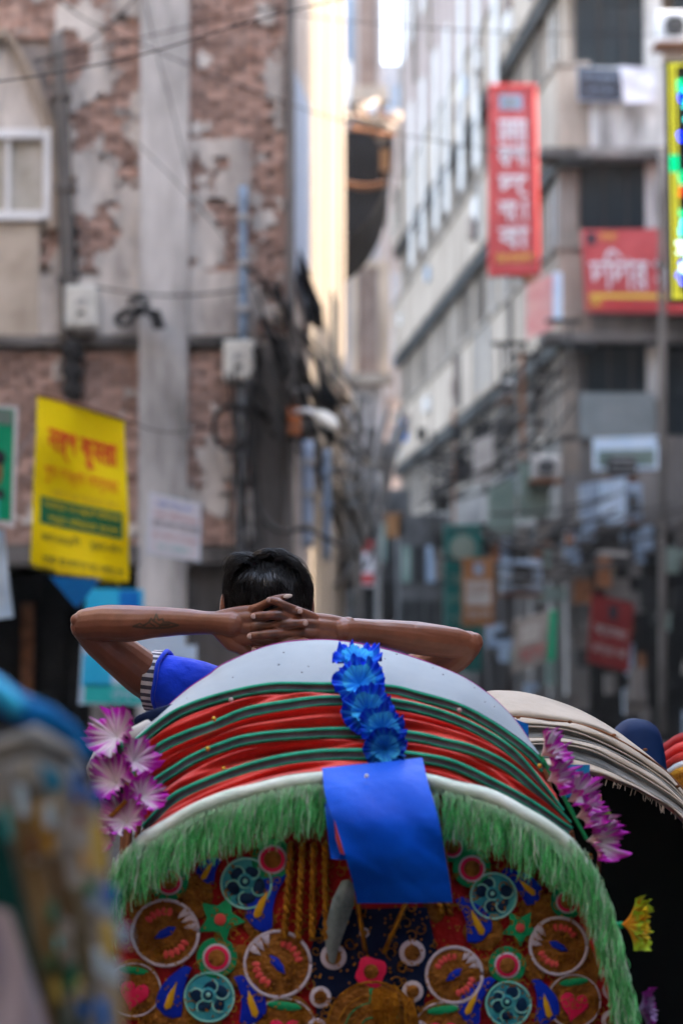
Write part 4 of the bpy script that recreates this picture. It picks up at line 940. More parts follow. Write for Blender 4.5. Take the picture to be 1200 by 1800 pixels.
def heart(cx, cy, r, sgn=1, a=0):
    pts = []
    for k in range(22):
        t_ = 2 * pi * k / 22; x = 16 * sin(t_) ** 3; y = -(13 * cos(t_) - 5 * cos(2 * t_) - 2 * cos(3 * t_) - cos(4 * t_)); pts.append((cx + x * r / 17, cy + y * r / 15))
    patch('heart_ground', circ(cx, cy - 8, r * 1.75, 24, r * 2.0), 'bronze', .004); ringp(cx, cy - 8, r * 1.72, 3, 'whiteap', .007)
    patch('heart', rot(pts, cx, cy, a), 'pinkap', .009)
    patch('leaf', rot(circ(cx, cy - r * 1.55, r * .95, 14, r * .25), cx, cy - r * 1.55, .12 * sgn), 'greenap', .010)
heart(236, 1748, 27, 1, .25); heart(1008, 1768, 27, -1, .2); heart(500, 1818, 32, 1); heart(778, 1822, 30, -1)
patch('centre_ground', [(566, 1600), (750, 1595), (770, 1680), (745, 1760), (760, 1990), (545, 1990), (556, 1760), (540, 1690)], 'navy', .004, .004)
for (x, y, r) in ((586, 1682, 23), (563, 1753, 19), (724, 1675, 23), (725, 1743, 19), (557, 1808, 18), (735, 1812, 18), (1077, 1741, 18), (1075, 1795, 18), (640, 1640, 9)):
    patch('ring', circ(x, y, r), 'whiteap', .009); patch('centre', circ(x, y, r * .62, 14), 'bronze', .012)
patch('flower', circ(652, 1709, 27, 20, wob=.12), 'pinkap', .014); patch('flower_centre', circ(652, 1708, 13, 14), 'bronze', .018); patch('stem', [(648, 1736), (657, 1736), (660, 1772), (646, 1772)], 'greenap', .012)
patch('medallion', circ(655, 1806, 82, 30, 76), 'bronze', .012); ringp(655, 1806, 80, 4, 'gold', .015)
for k in range(5): ringp(655, 1812, 62 - 13 * k, 2.2, 'greenap' if k % 2 else 'gold', .016, 'embroidery', pi + .2 * k, 2 * pi - .1 * k)
random.seed(4)
g = MB()
for k in range(46):
    x = 655 + U(0, 75); g.tube([pp(x, 1735 + abs(x - 668) * .35, .022), pp(x + U(-4, 6), 1765 + U(0, 14), .028), pp(x + U(-6, 8), 1800 + U(0, 12), .024)], .0013, 4)
g.build('gold_tassel', M['gold'], BP, kind='stuff')
for (x0_, x1_) in ((512, 500), (532, 524), (551, 549), (571, 574), (690 + 70, 775), (778, 790)):   # hanging braids
    g = MB()
    for sgn in (0, pi):
        g.tube([pp(x0_ + (x1_ - x0_) * k / 40 + 3.4 * sin(k * .9 + sgn), 1480 + k * (4.3 if x0_ < 600 else 3.2), .014 + .004 * cos(k * .9 + sgn)) for k in range(41)], .0032, 6)
    g.build('braid', M['gold'], BP, smooth=True)
for (a, b, c, d) in ((626, 1575, 642, 1672), (714, 1585, 674, 1676)): 
    g = MB(); g.tube([pp(a, b, .012), pp((a + c) / 2, (b + d) / 2, .014), pp(c, d, .013)], .0035, 6); g.build('braid', M['gold'], BP, smooth=True)
for (x, y, rx, ry) in ((345, 1575, 30, 40), (455, 1620, 30, 32), (850, 1640, 36, 30), (950, 1600, 38, 30), (1035, 1680, 22, 60), (250, 1600, 24, 30), (420, 1700, 24, 40), (940, 1700, 22, 30), (765, 1560, 28, 60), (850, 1710, 26, 26), (320, 1800, 70, 60), (940, 1850, 90, 50)):
    patch('brocade_patch', circ(x, y, rx, 16, ry, wob=.06), 'bronze', .0022, .003)
# gold thread curls and sequins over the cloth
random.seed(51); g = MB()
for k in range(330):
    x, y, rr_, a0 = U(215, 1065), U(1490, 1860), U(5, 13), U(0, 6); n_c = 9
    g.tube([pp(x + rr_ * (1 - j / 13) * cos(a0 + j * .75), y + rr_ * (1 - j / 13) * sin(a0 + j * .75), .0052) for j in range(n_c)], .0009, 4)
g.build('gold_embroidery', M['gold'], BP, kind='stuff')
# sequins
g = MB()
for _ in range(900):
    x, y = U(215, 1060), U(1520, 1830); c = pp(x, y, .0065)
    g.prism([c + V((.0016 * cos(a), 0, .0016 * sin(a))) for a in [k * pi / 3 for k in range(6)]], (U(-.0006, .0006), .001, U(-.0006, .0006)))
g.build('sequins', M['gold'], BP, kind='stuff')
# grey plastic strip dangling by the ribbon
g = MB().grid([[pp(x, y, d) for x, y, d in r] for r in ([(600, 1548, .03), (612, 1545, .04), (624, 1556, .03)], [(584, 1580, .03), (604, 1578, .045), (622, 1590, .03)], [(574, 1620, .02), (592, 1620, .035), (608, 1630, .02)], [(572, 1660, .015), (583, 1665, .025), (594, 1670, .015)], [(578, 1690, .015), (583, 1694, .02), (588, 1694, .015)])])
g.build('plastic_strip', mat('grey_plastic_film', (.12, .17, .17), (.3, .36, .35), 30, .3), MR, smooth=True)
# lower body, seat and wheels
def bone(root, x, y, ztop, wd=.9, sm='blueap'):
    MB().prism([V((x - wd / 2 + .05, y - .25, .55)), V((x + wd / 2 - .05, y - .25, .55)), V((x + wd / 2, y - .30, ztop)), V((x - wd / 2, y - .30, ztop))], (0, .03, 0)).build('body_back', M['panelred'], root)
    MB().box(x - wd / 2, x + wd / 2, y - .26, y + .5, .62, .68).build('floor_board', M['rust'], root)
    MB().box(x - wd / 2, x - wd / 2 + .03, y - .22, y + .5, .68, .95).build('side_panel', M[sm], root)
    MB().box(x + wd / 2 - .03, x + wd / 2, y - .22, y + .5, .68, .95).build('side_panel', M[sm], root)
    o = MB().box(x - wd / 2 + .04, x + wd / 2 - .04, y + .02, y + .5, .69, .86).build('seat', M['panelred'], root); b = o.modifiers.new('b', 'BEVEL'); b.width = .03; b.segments = 3
    MB().tube([V((x - wd / 2 - .12, y + .1, .36)), V((x + wd / 2 + .12, y + .1, .36))], .018, 8).build('axle', M['metal'], root)
    for s_ in (-1, 1):
        cx = x + s_ * (wd / 2 + .09); c = V((cx, y + .1, .36)); a = [2 * pi * k / 28 for k in range(29)]
        wh = MB().tube([c + V((-.04, 0, 0)), c + V((.04, 0, 0))], .03, 10).build('wheel', M['metal'], root)
        MB().tube([c + V((0, .335 * cos(t_), .335 * sin(t_))) for t_ in a], .022, 8, caps=False).build('tyre', M['tyre'], wh, smooth=True)
        MB().tube([c + V((0, .31 * cos(t_), .31 * sin(t_))) for t_ in a], .012, 6, caps=False).build('rim', M['metal'], wh, smooth=True)
        g = MB()
        for k in range(24): t_ = 2 * pi * k / 24; g.tube([c, c + V((0, .31 * cos(t_), .31 * sin(t_)))], .0016, 4)
        g.build('spokes', M['metal'], wh)
        MB().tube([V((x + s_ * wd / 2, y + .1, .36)), V((x + s_ * (wd / 2 - .02), y + .1, .64))], .014, 6).build('strut', M['metal'], root)
bone(MR, .03, 3.76, 1.02, .74)
# hood sides: dark cloth inside, ribs gathered at the pivots
for s_, (ex, ey) in ((-1, (240, 1440)), (1, (1010, 1470))):
    pv_ = at(225 if s_ < 0 else 1040, 1720, 3.62)
    for k, c in enumerate((cW, c1, c2, c3, c4)):
        e = c[0 if s_ < 0 else -1]; MB().tube([e, e.lerp(pv_, .5) + V((s_ * .01, 0, 0)), pv_], .004, 6).build('rib', M['rust'], MR)
rowsI = [[p + V((0, .03, -.01)) for p in cF], [p + V((0, .05, -.012)) for p in cW]]
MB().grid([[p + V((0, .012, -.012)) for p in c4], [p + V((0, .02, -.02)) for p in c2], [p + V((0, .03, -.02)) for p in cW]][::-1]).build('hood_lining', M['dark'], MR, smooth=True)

# ------------------------------------------------------------------ flowers
def flower_mat(name, rough=.5): 
    m = mat(name, (.92,) * 3, (1, 1, 1), 40, rough, .15, attr='Col', lo=.3, hi=.7); return m
M['petal'] = flower_mat('ruffled_cloth_petal')
def ruffle(g, c, ax, r, cup, edge, core, mid=None, seed=0, lobes=7, fine=21, a0=0, streak=.5, rr=9, tilt=0):
    """ruffled trumpet: c centre, ax axis it opens towards, r radius, cup depth"""
    ax = V(ax).normalized(); u = ax.cross(V((0, 0, 1))); u = (u if u.length > .1 else V((1, 0, 0))).normalized(); w_ = ax.cross(u)
    NS = 84; rws = []; cols = []; rd = random.Random(seed); ph = [rd.uniform(0, 6) for _ in range(4)]
    nv = lambda a, f, o: N.noise(V((cos(a) * f + o, sin(a) * f, seed * 1.7)))
    NS = 120
    for k in range(rr + 1):
        t_ = k / rr; row = []
        for i in range(NS):
            a = 2 * pi * i / NS
            rad = r * (.02 + .98 * t_) * (1 + t_ * t_ * (.04 * sin(5 * a + ph[0]) + .14 * nv(a, 2.2, 0) + .07 * nv(a, 9, 3)))
            h = cup * (t_ ** .8) + r * t_ ** 1.6 * (1.7 if tilt == 1 and rr > 6 else 1.1) * (.26 * nv(a, 3.2, 5) + .22 * nv(a, 6.5, 9) * t_ + .09 * sin(fine * a + ph[3] + 5 * nv(a, 2, 8)) * t_ + .16 * nv(a, 13, 1) * t_)
            row.append(V(c) + u * rad * cos(a) + w_ * rad * sin(a) + ax * h)
            st = max(0, min(1, .5 + .75 * nv(a, 6, 2) + .18 * sin(a * 17 + ph[1] + 2 * sin(a * 5)))); e = max(0, min(1, (t_ - .55 + streak * (st - .5) * .5) / .3))
            q = [core[z] * (1 - e) + edge[z] * e for z in range(3)]
            if mid: f = max(0, 1 - abs(t_ - .45) / .35) * st * .8; q = [q[z] * (1 - f) + mid[z] * f for z in range(3)]
            cols.append(tuple(q))
        rws.append(row)
    g.grid(rws, 0, cols, wrap=True)
    if r > .018 and not tilt: ruffle(g, V(c) + ax * .006, ax, r * .62, cup * .9, mid or core, core, None, seed + 50, 5, 13, 0, streak, 5, 1)
t = thing('blue_flower_garland', 'garland of ruffled blue cloth flowers down the middle of the striped hood', 'flower garland', tuple(at(650, 1330, 3.5)))
E1, C1, D1 = (.002, .045, .66), (.010, .22, .72), (.05, .46, .85)
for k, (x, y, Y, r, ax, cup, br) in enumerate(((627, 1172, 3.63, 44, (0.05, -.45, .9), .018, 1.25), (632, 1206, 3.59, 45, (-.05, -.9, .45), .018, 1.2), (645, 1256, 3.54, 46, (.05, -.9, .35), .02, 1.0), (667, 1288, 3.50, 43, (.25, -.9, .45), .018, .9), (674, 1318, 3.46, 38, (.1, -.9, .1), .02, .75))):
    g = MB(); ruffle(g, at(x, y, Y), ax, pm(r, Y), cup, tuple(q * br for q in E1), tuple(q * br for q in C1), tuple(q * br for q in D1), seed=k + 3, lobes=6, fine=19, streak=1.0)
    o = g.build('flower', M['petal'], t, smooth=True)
    g = MB(); g.tube([at(x, y, Y), at(x, y, Y) - V(ax).normalized() * .02], .004, 6); g.build('calyx', M['greenap'], o)
MB().tube([at(627, 1175, 3.66), at(640, 1240, 3.62), at(660, 1300, 3.55), at(670, 1340, 3.5)], .003, 6).build('string', M['cable'], t)
WHT, MAG, LIL = (.62, .56, .60), (.50, .015, .46), (.66, .34, .62)
t = thing('purple_flower_garland', 'row of white and magenta cloth flowers on the left end of the striped hood', 'flower garland', tuple(at(220, 1480, 3.5)))
for k, (x, y, r, ax, cup) in enumerate(((206, 1296, 47, (-.5, -.8, .5), .020), (234, 1338, 36, (.55, -.7, .4), .022), (206, 1376, 44, (-.45, -.8, .5), .022), (246, 1402, 36, (.6, -.75, .45), .022), (224, 1446, 46, (-.3, -.8, .6), .024), (196, 1472, 24, (-.6, -.7, .0), .014))):
    g = MB(); Yf = 3.47 - .008 * k; ruffle(g, at(x, y, Yf), ax, pm(r, Yf), cup, MAG, WHT, LIL, seed=20 + k, lobes=8, fine=23, streak=1.9, tilt=1)
    g.build('flower', M['petal'], t, smooth=True)
MB().tube([at(205, 1290, 3.50), at(235, 1350, 3.49), at(225, 1440, 3.47)], .003, 6).build('string', M['greenap'], t)
t = thing('purple_flower_garland', 'white and magenta cloth flowers seen edge on at the right end of the hood', 'flower garland', tuple(at(1040, 1500, 3.5)))
for k, (x, y, r, ax, cup) in enumerate(((950, 1328, 34, (.8, -.42, .55), .030), (962, 1372, 36, (.85, -.42, .35), .030), (998, 1408, 38, (.75, -.5, .35), .034), (1012, 1436, 36, (.85, -.45, .25), .034), (1030, 1478, 42, (.75, -.5, .1), .040))):
    g = MB(); Yf = 3.52 - .006 * k; ruffle(g, at(x, y, Yf), ax, pm(r, Yf), cup, MAG, WHT, (.5, .2, .5) if k % 2 else None, seed=40 + k, lobes=7, fine=21, streak=1.4, tilt=1)
    g.build('flower', M['petal'], t, smooth=True)
MB().tube([at(948, 1325, 3.53), at(990, 1400, 3.52), at(1030, 1475, 3.5)], .003, 6).build('string', M['greenap'], t)
t = thing('yellow_green_flower', 'yellow green cloth flower with orange throat sticking out right of the tinsel', 'flower', tuple(at(1090, 1640, 3.45)))
g = MB(); ruffle(g, at(1092, 1625, 3.44), (.95, -.3, .05), pm(47, 3.44), .032, (.42, .62, .03), (.85, .22, .01), (.7, .55, .02), seed=60, lobes=6, fine=17, streak=.6); g.build('flower', M['petal'], t, smooth=True)
MB().tube([at(1094, 1626, 3.44), at(1070, 1628, 3.46)], .005, 6).build('stem', M['greenap'], t)
t = thing('magenta_flower', 'small lilac flower at the bottom right edge of the tinsel', 'flower', tuple(at(1135, 1780, 3.45)))
g = MB(); ruffle(g, at(1118, 1775, 3.44), (.95, -.3, .1), pm(34, 3.44), .02, (.3, .02, .3), (.3, .2, .4), None, seed=61); g.build('flower', M['petal'], t, smooth=True)
t = thing('lime_flower', 'tiny lime green bloom tucked behind the right magenta flowers', 'flower', tuple(at(1060, 1450, 3.62)))
g = MB(); ruffle(g, at(1055, 1440, 3.6), (.6, -.7, .2), pm(17, 3.6), .01, (.35, .6, .1), (.3, .5, .1), None, seed=62); g.build('flower', M['petal'], t, smooth=True)
# odds and ends at the hood ends
t = thing('plastic_ornament', 'white and blue plastic ornament with a brown rod by the left flowers', 'ornament', tuple(at(180, 1400, 3.52)))
MB().tube([at(196, 1325, 3.5), at(170, 1328, 3.5), at(160, 1350, 3.5), at(166, 1372, 3.5)], .006, 8, round_=True).build('loop', M['white'], t, smooth=True)
MB().prism([at(172, 1340, 3.51), at(195, 1333, 3.51), at(188, 1362, 3.51), at(172, 1372, 3.51)], (0, .01, 0)).build('blue_chip', M['paleblue'], t)
MB().tube([at(205, 1330, 3.47), at(165, 1390, 3.46)], .0035, 6).build('rod', M['rust'], t)
MB().tube([at(222, 1408, 3.43), at(182, 1448, 3.44)], .0035, 6).build('rod', M['gold'], t)
t = thing('folded_cloth', 'folded white pink and violet cloth peeking out at the left end of the hood', 'cloth', tuple(at(260, 1300, 3.72)))
for (mm, y0_, y1_, x_) in (('navy', 1248, 1268, 262), ('white', 1264, 1290, 250), ('coralap', 1286, 1315, 246)):
    g = MB(); g.tube([at(x_ - 15, y1_, 3.70), at(x_ + 10, (y0_ + y1_) / 2, 3.69), at(x_ + 45, y0_, 3.72)], pm(12, 3.7), 10, flat=(V((0, 1, 0)), .4), round_=True); g.build('fold', M[mm], t, smooth=True)
# blue ribbon over the back panel
M['ribbon'] = mat('blue_plastic_ribbon', (.0, .065, .55), (.0, .105, .72), 5, .4, .35, bscale=22, spec=.12)
t = thing('blue_ribbon', 'wide folded blue plastic ribbon hanging over the fringe and back panel', 'ribbon', tuple(at(690, 1580, 3.4)))
def strip(edgeL, edgeR, nm, th=.0025, n=48, m=24, amp=.007, seed=0):
    A = cr([V((x, y, Y)) for x, y, Y in edgeL], n); B = cr([V((x, y, Y)) for x, y, Y in edgeR], n); f = []
    for a, b in zip(A, B):
        r = []
        for k in range(m + 1):
            q = a.lerp(b, k / m); p = at(q.x, q.y, q.z); r.append(p + V((0, 2.2 * amp * N.noise(V((p.x * 11 + p.z * 9, seed, p.z * 13))) + .0035 * abs(N.noise(V((p.x * 30 + p.z * 34, seed + 3, p.z * 12)))) - .006 * sin(pi * k / m), 0)))
        f.append(r)
    g = MB().grid(f); bk = [[p + V((0, th, 0)) for p in r] for r in f]; g.grid(bk)
    ring = f[0] + [r[-1] for r in f[1:]] + f[-1][-2::-1] + [r[0] for r in f[-2:0:-1]]; g.grid([ring, [p + V((0, th, 0)) for p in ring]], wrap=True)
    return g.build(nm, M['ribbon'], t, smooth=True)
strip([(566, 1350, 3.41), (572, 1400, 3.36), (590, 1450, 3.33), (608, 1510, 3.325), (622, 1560, 3.345), (627, 1588, 3.36)], [(742, 1332, 3.44), (752, 1375, 3.37), (768, 1430, 3.33), (780, 1490, 3.325), (790, 1550, 3.345), (795, 1585, 3.36)], 'front_fold')
strip([(567, 1352, 3.43), (572, 1430, 3.385), (581, 1510, 3.375)], [(610, 1352, 3.43), (612, 1430, 3.385), (612, 1512, 3.375)], 'rear_fold', seed=4)
MB().grid([[at(585, 1420, 3.368), at(603, 1424, 3.366)], [at(590, 1475, 3.365), at(608, 1478, 3.363)], [at(598, 1500, 3.365), at(614, 1505, 3.363)]]).build('red_lining', M['coralap'], t)
g = MB(); g.ell(at(644, 1364, 3.375), (.003, .003, .003), 8, 6); g.build('pin', M['white'], t, smooth=True)

# ================================================================== THE MAN
def evalmesh(g, name, voxel, smooth=3, fac=.5):
    me = g.mesh(name, []); o = bpy.data.objects.new(name, me); C.objects.link(o)
    r = o.modifiers.new('r', 'REMESH'); r.mode = 'VOXEL'; r.voxel_size = voxel; r.use_smooth_shade = True
    if smooth: s_ = o.modifiers.new('s', 'SMOOTH'); s_.factor = fac; s_.iterations = smooth
    bpy.context.view_layer.update()
    out = bpy.data.meshes.new_from_object(o.evaluated_get(bpy.context.evaluated_depsgraph_get()))
    bpy.data.objects.remove(o); bpy.data.meshes.remove(me); out.name = name
    out.polygons.foreach_set('use_smooth', [True] * len(out.polygons)); return out
PM = thing('person', 'man in a blue shirt leaning back with tattooed arm and hands clasped behind his head', 'person', (-.1, 4.37, .86))
PO = wloc(PM)
def A(l): return [at(x, y, Y) for x, y, Y in l]
def chain(g, l, n=None, seg=18, flat=None):   # l: (px, py, Y, r px)
    n = n or len(l) * 5; q = cr([V((a[0], a[1], a[2] * 1000)) for a in l], n); r_ = cr([V((i, a[3], 0)) for i, a in enumerate(l)], 400)
    # radii follow the same arc parameter
    Ls = [0]
    for a, b in zip(l, l[1:]): Ls.append(Ls[-1] + hypot(b[0] - a[0], b[1] - a[1], (b[2] - a[2]) * 1000))
    rr = []
    for k in range(n):
        s_ = Ls[-1] * k / (n - 1); i = 0
        while i < len(Ls) - 2 and Ls[i + 1] < s_: i += 1
        t_ = (s_ - Ls[i]) / max(Ls[i + 1] - Ls[i], 1e-6); t_ = t_ * t_ * (3 - 2 * t_) * .5 + t_ * .5; rr.append(l[i][3] * (1 - t_) + l[i + 1][3] * t_)
    pts = [at(p.x, p.y, p.z / 1000) for p in q]
    g.tube(pts, [pm(r, p.y) for r, p in zip(rr, pts)], seg, round_=True, flat=flat)
FY = (V((0, 1, 0)), .72)
g = MB()
# left arm (on the left of the picture)
chain(g, [(156, 1098, 4.37, 30), (190, 1095, 4.355, 32), (228, 1096, 4.335, 32.5), (275, 1093.5, 4.315, 27.5), (325, 1093, 4.29, 23.5), (360, 1094.5, 4.268, 20.5), (385, 1095.5, 4.25, 20.5), (410, 1098, 4.240, 24)])
chain(g, [(150, 1101, 4.372, 26), (150, 1093, 4.368, 23)]); 
chain(g, [(152, 1102, 4.375, 27), (178, 1127, 4.39, 32), (215, 1155, 4.41, 37), (262, 1190, 4.43, 41), (320, 1216, 4.44, 40), (395, 1245, 4.45, 50)])
g.ell(at(136, 1090, 4.36), (pm(12, 4.3),) * 3)
# left hand: metacarpals, thumb side down
def mc(l): chain(g, [(a, b, c + .003, d) for a, b, c, d in l], 8, 14, FY)
mc([(385, 1090, 4.247, 17), (415, 1081, 4.237, 15), (449, 1073, 4.232, 11)])
mc([(385, 1094, 4.246, 18), (418, 1089, 4.233, 15), (452, 1086, 4.226, 12)])
mc([(385, 1100, 4.247, 18), (420, 1103, 4.233, 16), (455, 1104, 4.226, 12.5)])
mc([(385, 1104, 4.250, 17), (418, 1117, 4.238, 17), (450, 1122, 4.230, 12.5)])
chain(g, [(388, 1108, 4.256, 16), (410, 1128, 4.25, 18), (428, 1140, 4.25, 13), (446, 1158, 4.255, 10), (458, 1176, 4.26, 8.5)], 14)
# right hand
mc([(618, 1106, 4.252, 17), (582, 1094, 4.240, 14), (548, 1087, 4.232, 10.5)])
mc([(618, 1108, 4.250, 18), (582, 1103, 4.236, 15), (550, 1098, 4.226, 11.5)])
mc([(618, 1112, 4.252, 18), (582, 1115, 4.238, 16), (550, 1112, 4.227, 12)])
mc([(618, 1118, 4.256, 17), (582, 1128, 4.244, 16), (548, 1128, 4.233, 12)])
chain(g, [(612, 1124, 4.262, 15), (588, 1142, 4.26, 15), (560, 1158, 4.262, 11), (540, 1172, 4.266, 9)], 12)
def finger(l, dy=0): chain(g, [(a, b, c - (.004 - dy) * min(1, i * .6), d * (1.04 - .04 * (i % 2))) for i, (a, b, c, d) in enumerate(l)], 16, 14)
finger([(446, 1072, 4.232, 9.5), (462, 1064, 4.226, 7.8), (478, 1056, 4.218, 7.4), (492, 1051, 4.214, 6.6), (504, 1048.5, 4.214, 5.2)])          # L little
finger([(550, 1086, 4.232, 9.5), (527, 1075, 4.219, 7.8), (505, 1067, 4.206, 7.8), (488, 1058, 4.203, 7.2), (474, 1055, 4.206, 6.2)])         # R little
finger([(450, 1086, 4.228, 10), (470, 1082, 4.218, 8.2), (492, 1075, 4.214, 7.8), (512, 1073, 4.207, 7.8), (525, 1074.5, 4.208, 7)], .004)          # L ring
finger([(552, 1098, 4.228, 10), (520, 1092, 4.216, 8.4), (492, 1081.5, 4.201, 8.8), (468, 1082, 4.203, 8), (448, 1083.5, 4.210, 7)])         # R ring
finger([(450, 1103, 4.226, 10.5), (474, 1101, 4.216, 8.6), (498, 1097, 4.203, 9.2), (517, 1096, 4.202, 8.4), (535, 1095.5, 4.207, 7.2)], .002)      # L middle
finger([(552, 1112, 4.228, 10.5), (524, 1112, 4.218, 8.6), (481, 1114, 4.201, 8.9), (458, 1116.5, 4.203, 8), (441, 1118.5, 4.209, 7.2)])      # R middle
finger([(450, 1122, 4.230, 10), (475, 1129, 4.222, 8.5), (502, 1130, 4.212, 8.6), (525, 1128, 4.212, 7.5), (538, 1128, 4.216, 6.5)])          # L index
finger([(548, 1128, 4.233, 10), (520, 1138, 4.222, 8.5), (485, 1146, 4.214, 8.6), (462, 1144, 4.214, 7.5), (448, 1142, 4.216, 6.5)])          # R index
# right arm
chain(g, [(603, 1108, 4.248, 22), (622, 1107, 4.258, 20.5), (650, 1110, 4.272, 21.5), (690, 1115, 4.29, 25.5), (735, 1122, 4.315, 29.5), (780, 1128, 4.335, 28.5), (814, 1133, 4.35, 25)])
g.ell(at(611, 1093, 4.25), (pm(13, 4.3), pm(11, 4.3), pm(9, 4.3)))
g.ell(at(835, 1126, 4.350), (pm(13, 4.3), pm(12, 4.3), pm(14, 4.3)))
chain(g, [(665, 1108, 4.28, 14), (735, 1114, 4.305, 19), (800, 1123, 4.335, 20), (836, 1130, 4.35, 13)]); chain(g, [(148, 1090, 4.365, 18), (215, 1088, 4.335, 22), (300, 1090, 4.30, 16)])
chain(g, [(820, 1134, 4.352, 26), (800, 1152, 4.37, 29), (765, 1168, 4.40, 33), (700, 1198, 4.44, 38), (620, 1240, 4.46, 52)])
# torso, neck, head
chain(g, [(395, 1250, 4.45, 55), (505, 1262, 4.47, 74), (615, 1250, 4.45, 52)])
chain(g, [(505, 1290, 4.47, 110), (500, 1420, 4.47, 128), (500, 1560, 4.46, 118), (500, 1700, 4.46, 126), (500, 1770, 4.46, 122)], flat=(V((0, 1, 0)), .72))
chain(g, [(468, 1090, 4.37, 50), (474, 1150, 4.385, 48), (484, 1235, 4.43, 58)])
sk = at(471, 1055, 4.370); g.ell(sk, (.071, .088, .076)); 
g.ell(at(468, 1085, 4.415), (.062, .06, .075)); g.ell(at(462, 1120, 4.45), (.038, .04, .038))
g.ell(at(460, 1085, 4.485), (.012, .02, .022)); g.ell(at(462, 1112, 4.478), (.022, .012, .010)); g.ell(at(440, 1062, 4.468), (.018, .012, .010)); g.ell(at(486, 1062, 4.468), (.018, .012, .010))
for x in (394, 545): g.ell(at(x, 1070, 4.385), (.008, .02, .030))
me = evalmesh(g, 'body', .0015, 4, .4)
# skin tone varies: knuckles with painted crease shade, palms, tattoo
TAT = [((235, 1101), (258, 1104), 2.2), ((235, 1101), (246, 1096), 1.4), ((246, 1096), (252, 1100), 1.4), ((252, 1100), (262, 1094), 1.8), ((262, 1094), (266, 1087), 1.4), ((266, 1087), (270, 1092), 1.4), ((270, 1092), (275, 1080), 1.6), ((275, 1080), (279, 1090), 1.6),
       ((279, 1090), (286, 1088), 1.6), ((286, 1088), (288, 1094), 1.6), ((288, 1094), (297, 1094), 2), ((297, 1094), (313, 1099), 1.6), ((313, 1099), (296, 1103), 2.2), ((296, 1103), (278, 1104), 2.2), ((278, 1104), (258, 1104), 1.8), ((270, 1092), (282, 1099), 1.6), ((282, 1099), (297, 1098), 2.6), ((262, 1094), (272, 1101), 1.4), ((286, 1096), (280, 1103), 2)]
KN = [(490, 1081, 10), (498, 1097, 10), (480, 1114, 10), (505, 1066, 8), (492, 1075, 8), (519, 1096, 6), (462, 1082, 6), (456, 1116, 6), (455, 1104, 9), (549, 1100, 9), (530, 1112, 8), (450, 1086, 8)]
ca = me.color_attributes.new('Col', 'FLOAT_COLOR', 'POINT'); cols = []
def seg_d(x, y, a, b):
    ax, ay = a; bx, by = b; dx, dy = bx - ax, by - ay; t_ = max(0, min(1, ((x - ax) * dx + (y - ay) * dy) / (dx * dx + dy * dy))); return hypot(x - ax - dx * t_, y - ay - dy * t_)
ct, st_ = cos(T), sin(T)
for v in me.vertices:
    p = v.co; z = p.z - 1.6; f_ = p.y * ct + z * st_; px = 600 + 4250 * p.x / f_; py = 900 - 4250 * (-p.y * st_ + z * ct) / f_
    c = [1.0, 1.0, 1.0]
    if p.y < 4.345:
        if 228 < px < 320 and 1074 < py < 1110:
            m_ = 0
            for a, b, w_ in TAT:
                d = seg_d(px, py, a, b)
                if d < w_ + 1.3: m_ = max(m_, 1 - max(0, d - w_ * .5) / 1.8)
            m_ = max(0, min(1, m_)) * .82
            c = [c[0] * (1 - m_) + .12 * m_, c[1] * (1 - m_) + .42 * m_, c[2] * (1 - m_) + .52 * m_]
        if 385 < px < 625:
            # darker skin on fingers and joints, stripes paint the shade of knuckle creases
            hk = max(0, min(1, 1 - abs(px - 497) / 75)) * .22; c = [q * (1 - hk) for q in c]
            for x, y, r in KN:
                d = hypot((px - x) / 1.0, py - y) / r
                if d < 1.6:
                    k = math.exp(-d * d * 1.3); cr_ = .5 + .5 * sin((px - x) * 1.9 + .25 * sin(py)); k *= .28 + .42 * cr_
                    c = [c[0] * (1 - k), c[1] * (1 - k * 1.1), c[2] * (1 - k * 1.1)]
    if p.y > 4.35 and 120 < px < 185: c = [q * .93 for q in c]
    cols += [c[0], c[1], c[2], 1]
ca.data.foreach_set('color', cols)
M['skin'] = mat('brown_skin', (.145, .046, .021), (.255, .088, .044), 14, .36, .07, attr='Col', bscale=420, sss=.05, spec=.6, lo=.3, hi=.7)
me.materials.append(M['skin'])
me.transform(__import__('mathutils').Matrix.Translation(-PO)); BODY = link(me, 'body', PM)
M['nail'] = mat('fingernail', (.44, .27, .22), (.54, .36, .30), 60, .32, spec=.5)
M['nailpale'] = mat('long_pale_fingernail', (.62, .52, .46), None, 30, .35)
def nail(x, y, Y, rx, ry, mm='nail', a=0):
    g = MB(); from mathutils import Matrix as MX
    g.ell(at(x, y, Y - .0036), (pm(rx, 4.2), .0013, pm(ry, 4.2)), 14, 8, axis=MX.Rotation(a, 3, 'Y')); return g.build('fingernail', M[mm], BODY, smooth=True)
nail(506, 1048, 4.2065, 8.5, 3.9, 'nailpale', -.18 + 0); nail(472, 1054.5, 4.1995, 4.6, 4.2, a=.2); nail(527.5, 1074.5, 4.2005, 4.8, 4.5); nail(445.5, 1083.5, 4.2025, 5, 4.6)
nail(537, 1095.5, 4.1998, 4.6, 4.8); nail(439, 1118.5, 4.2015, 4.8, 4.8); nail(446, 1142, 4.2085, 4.5, 4.2)
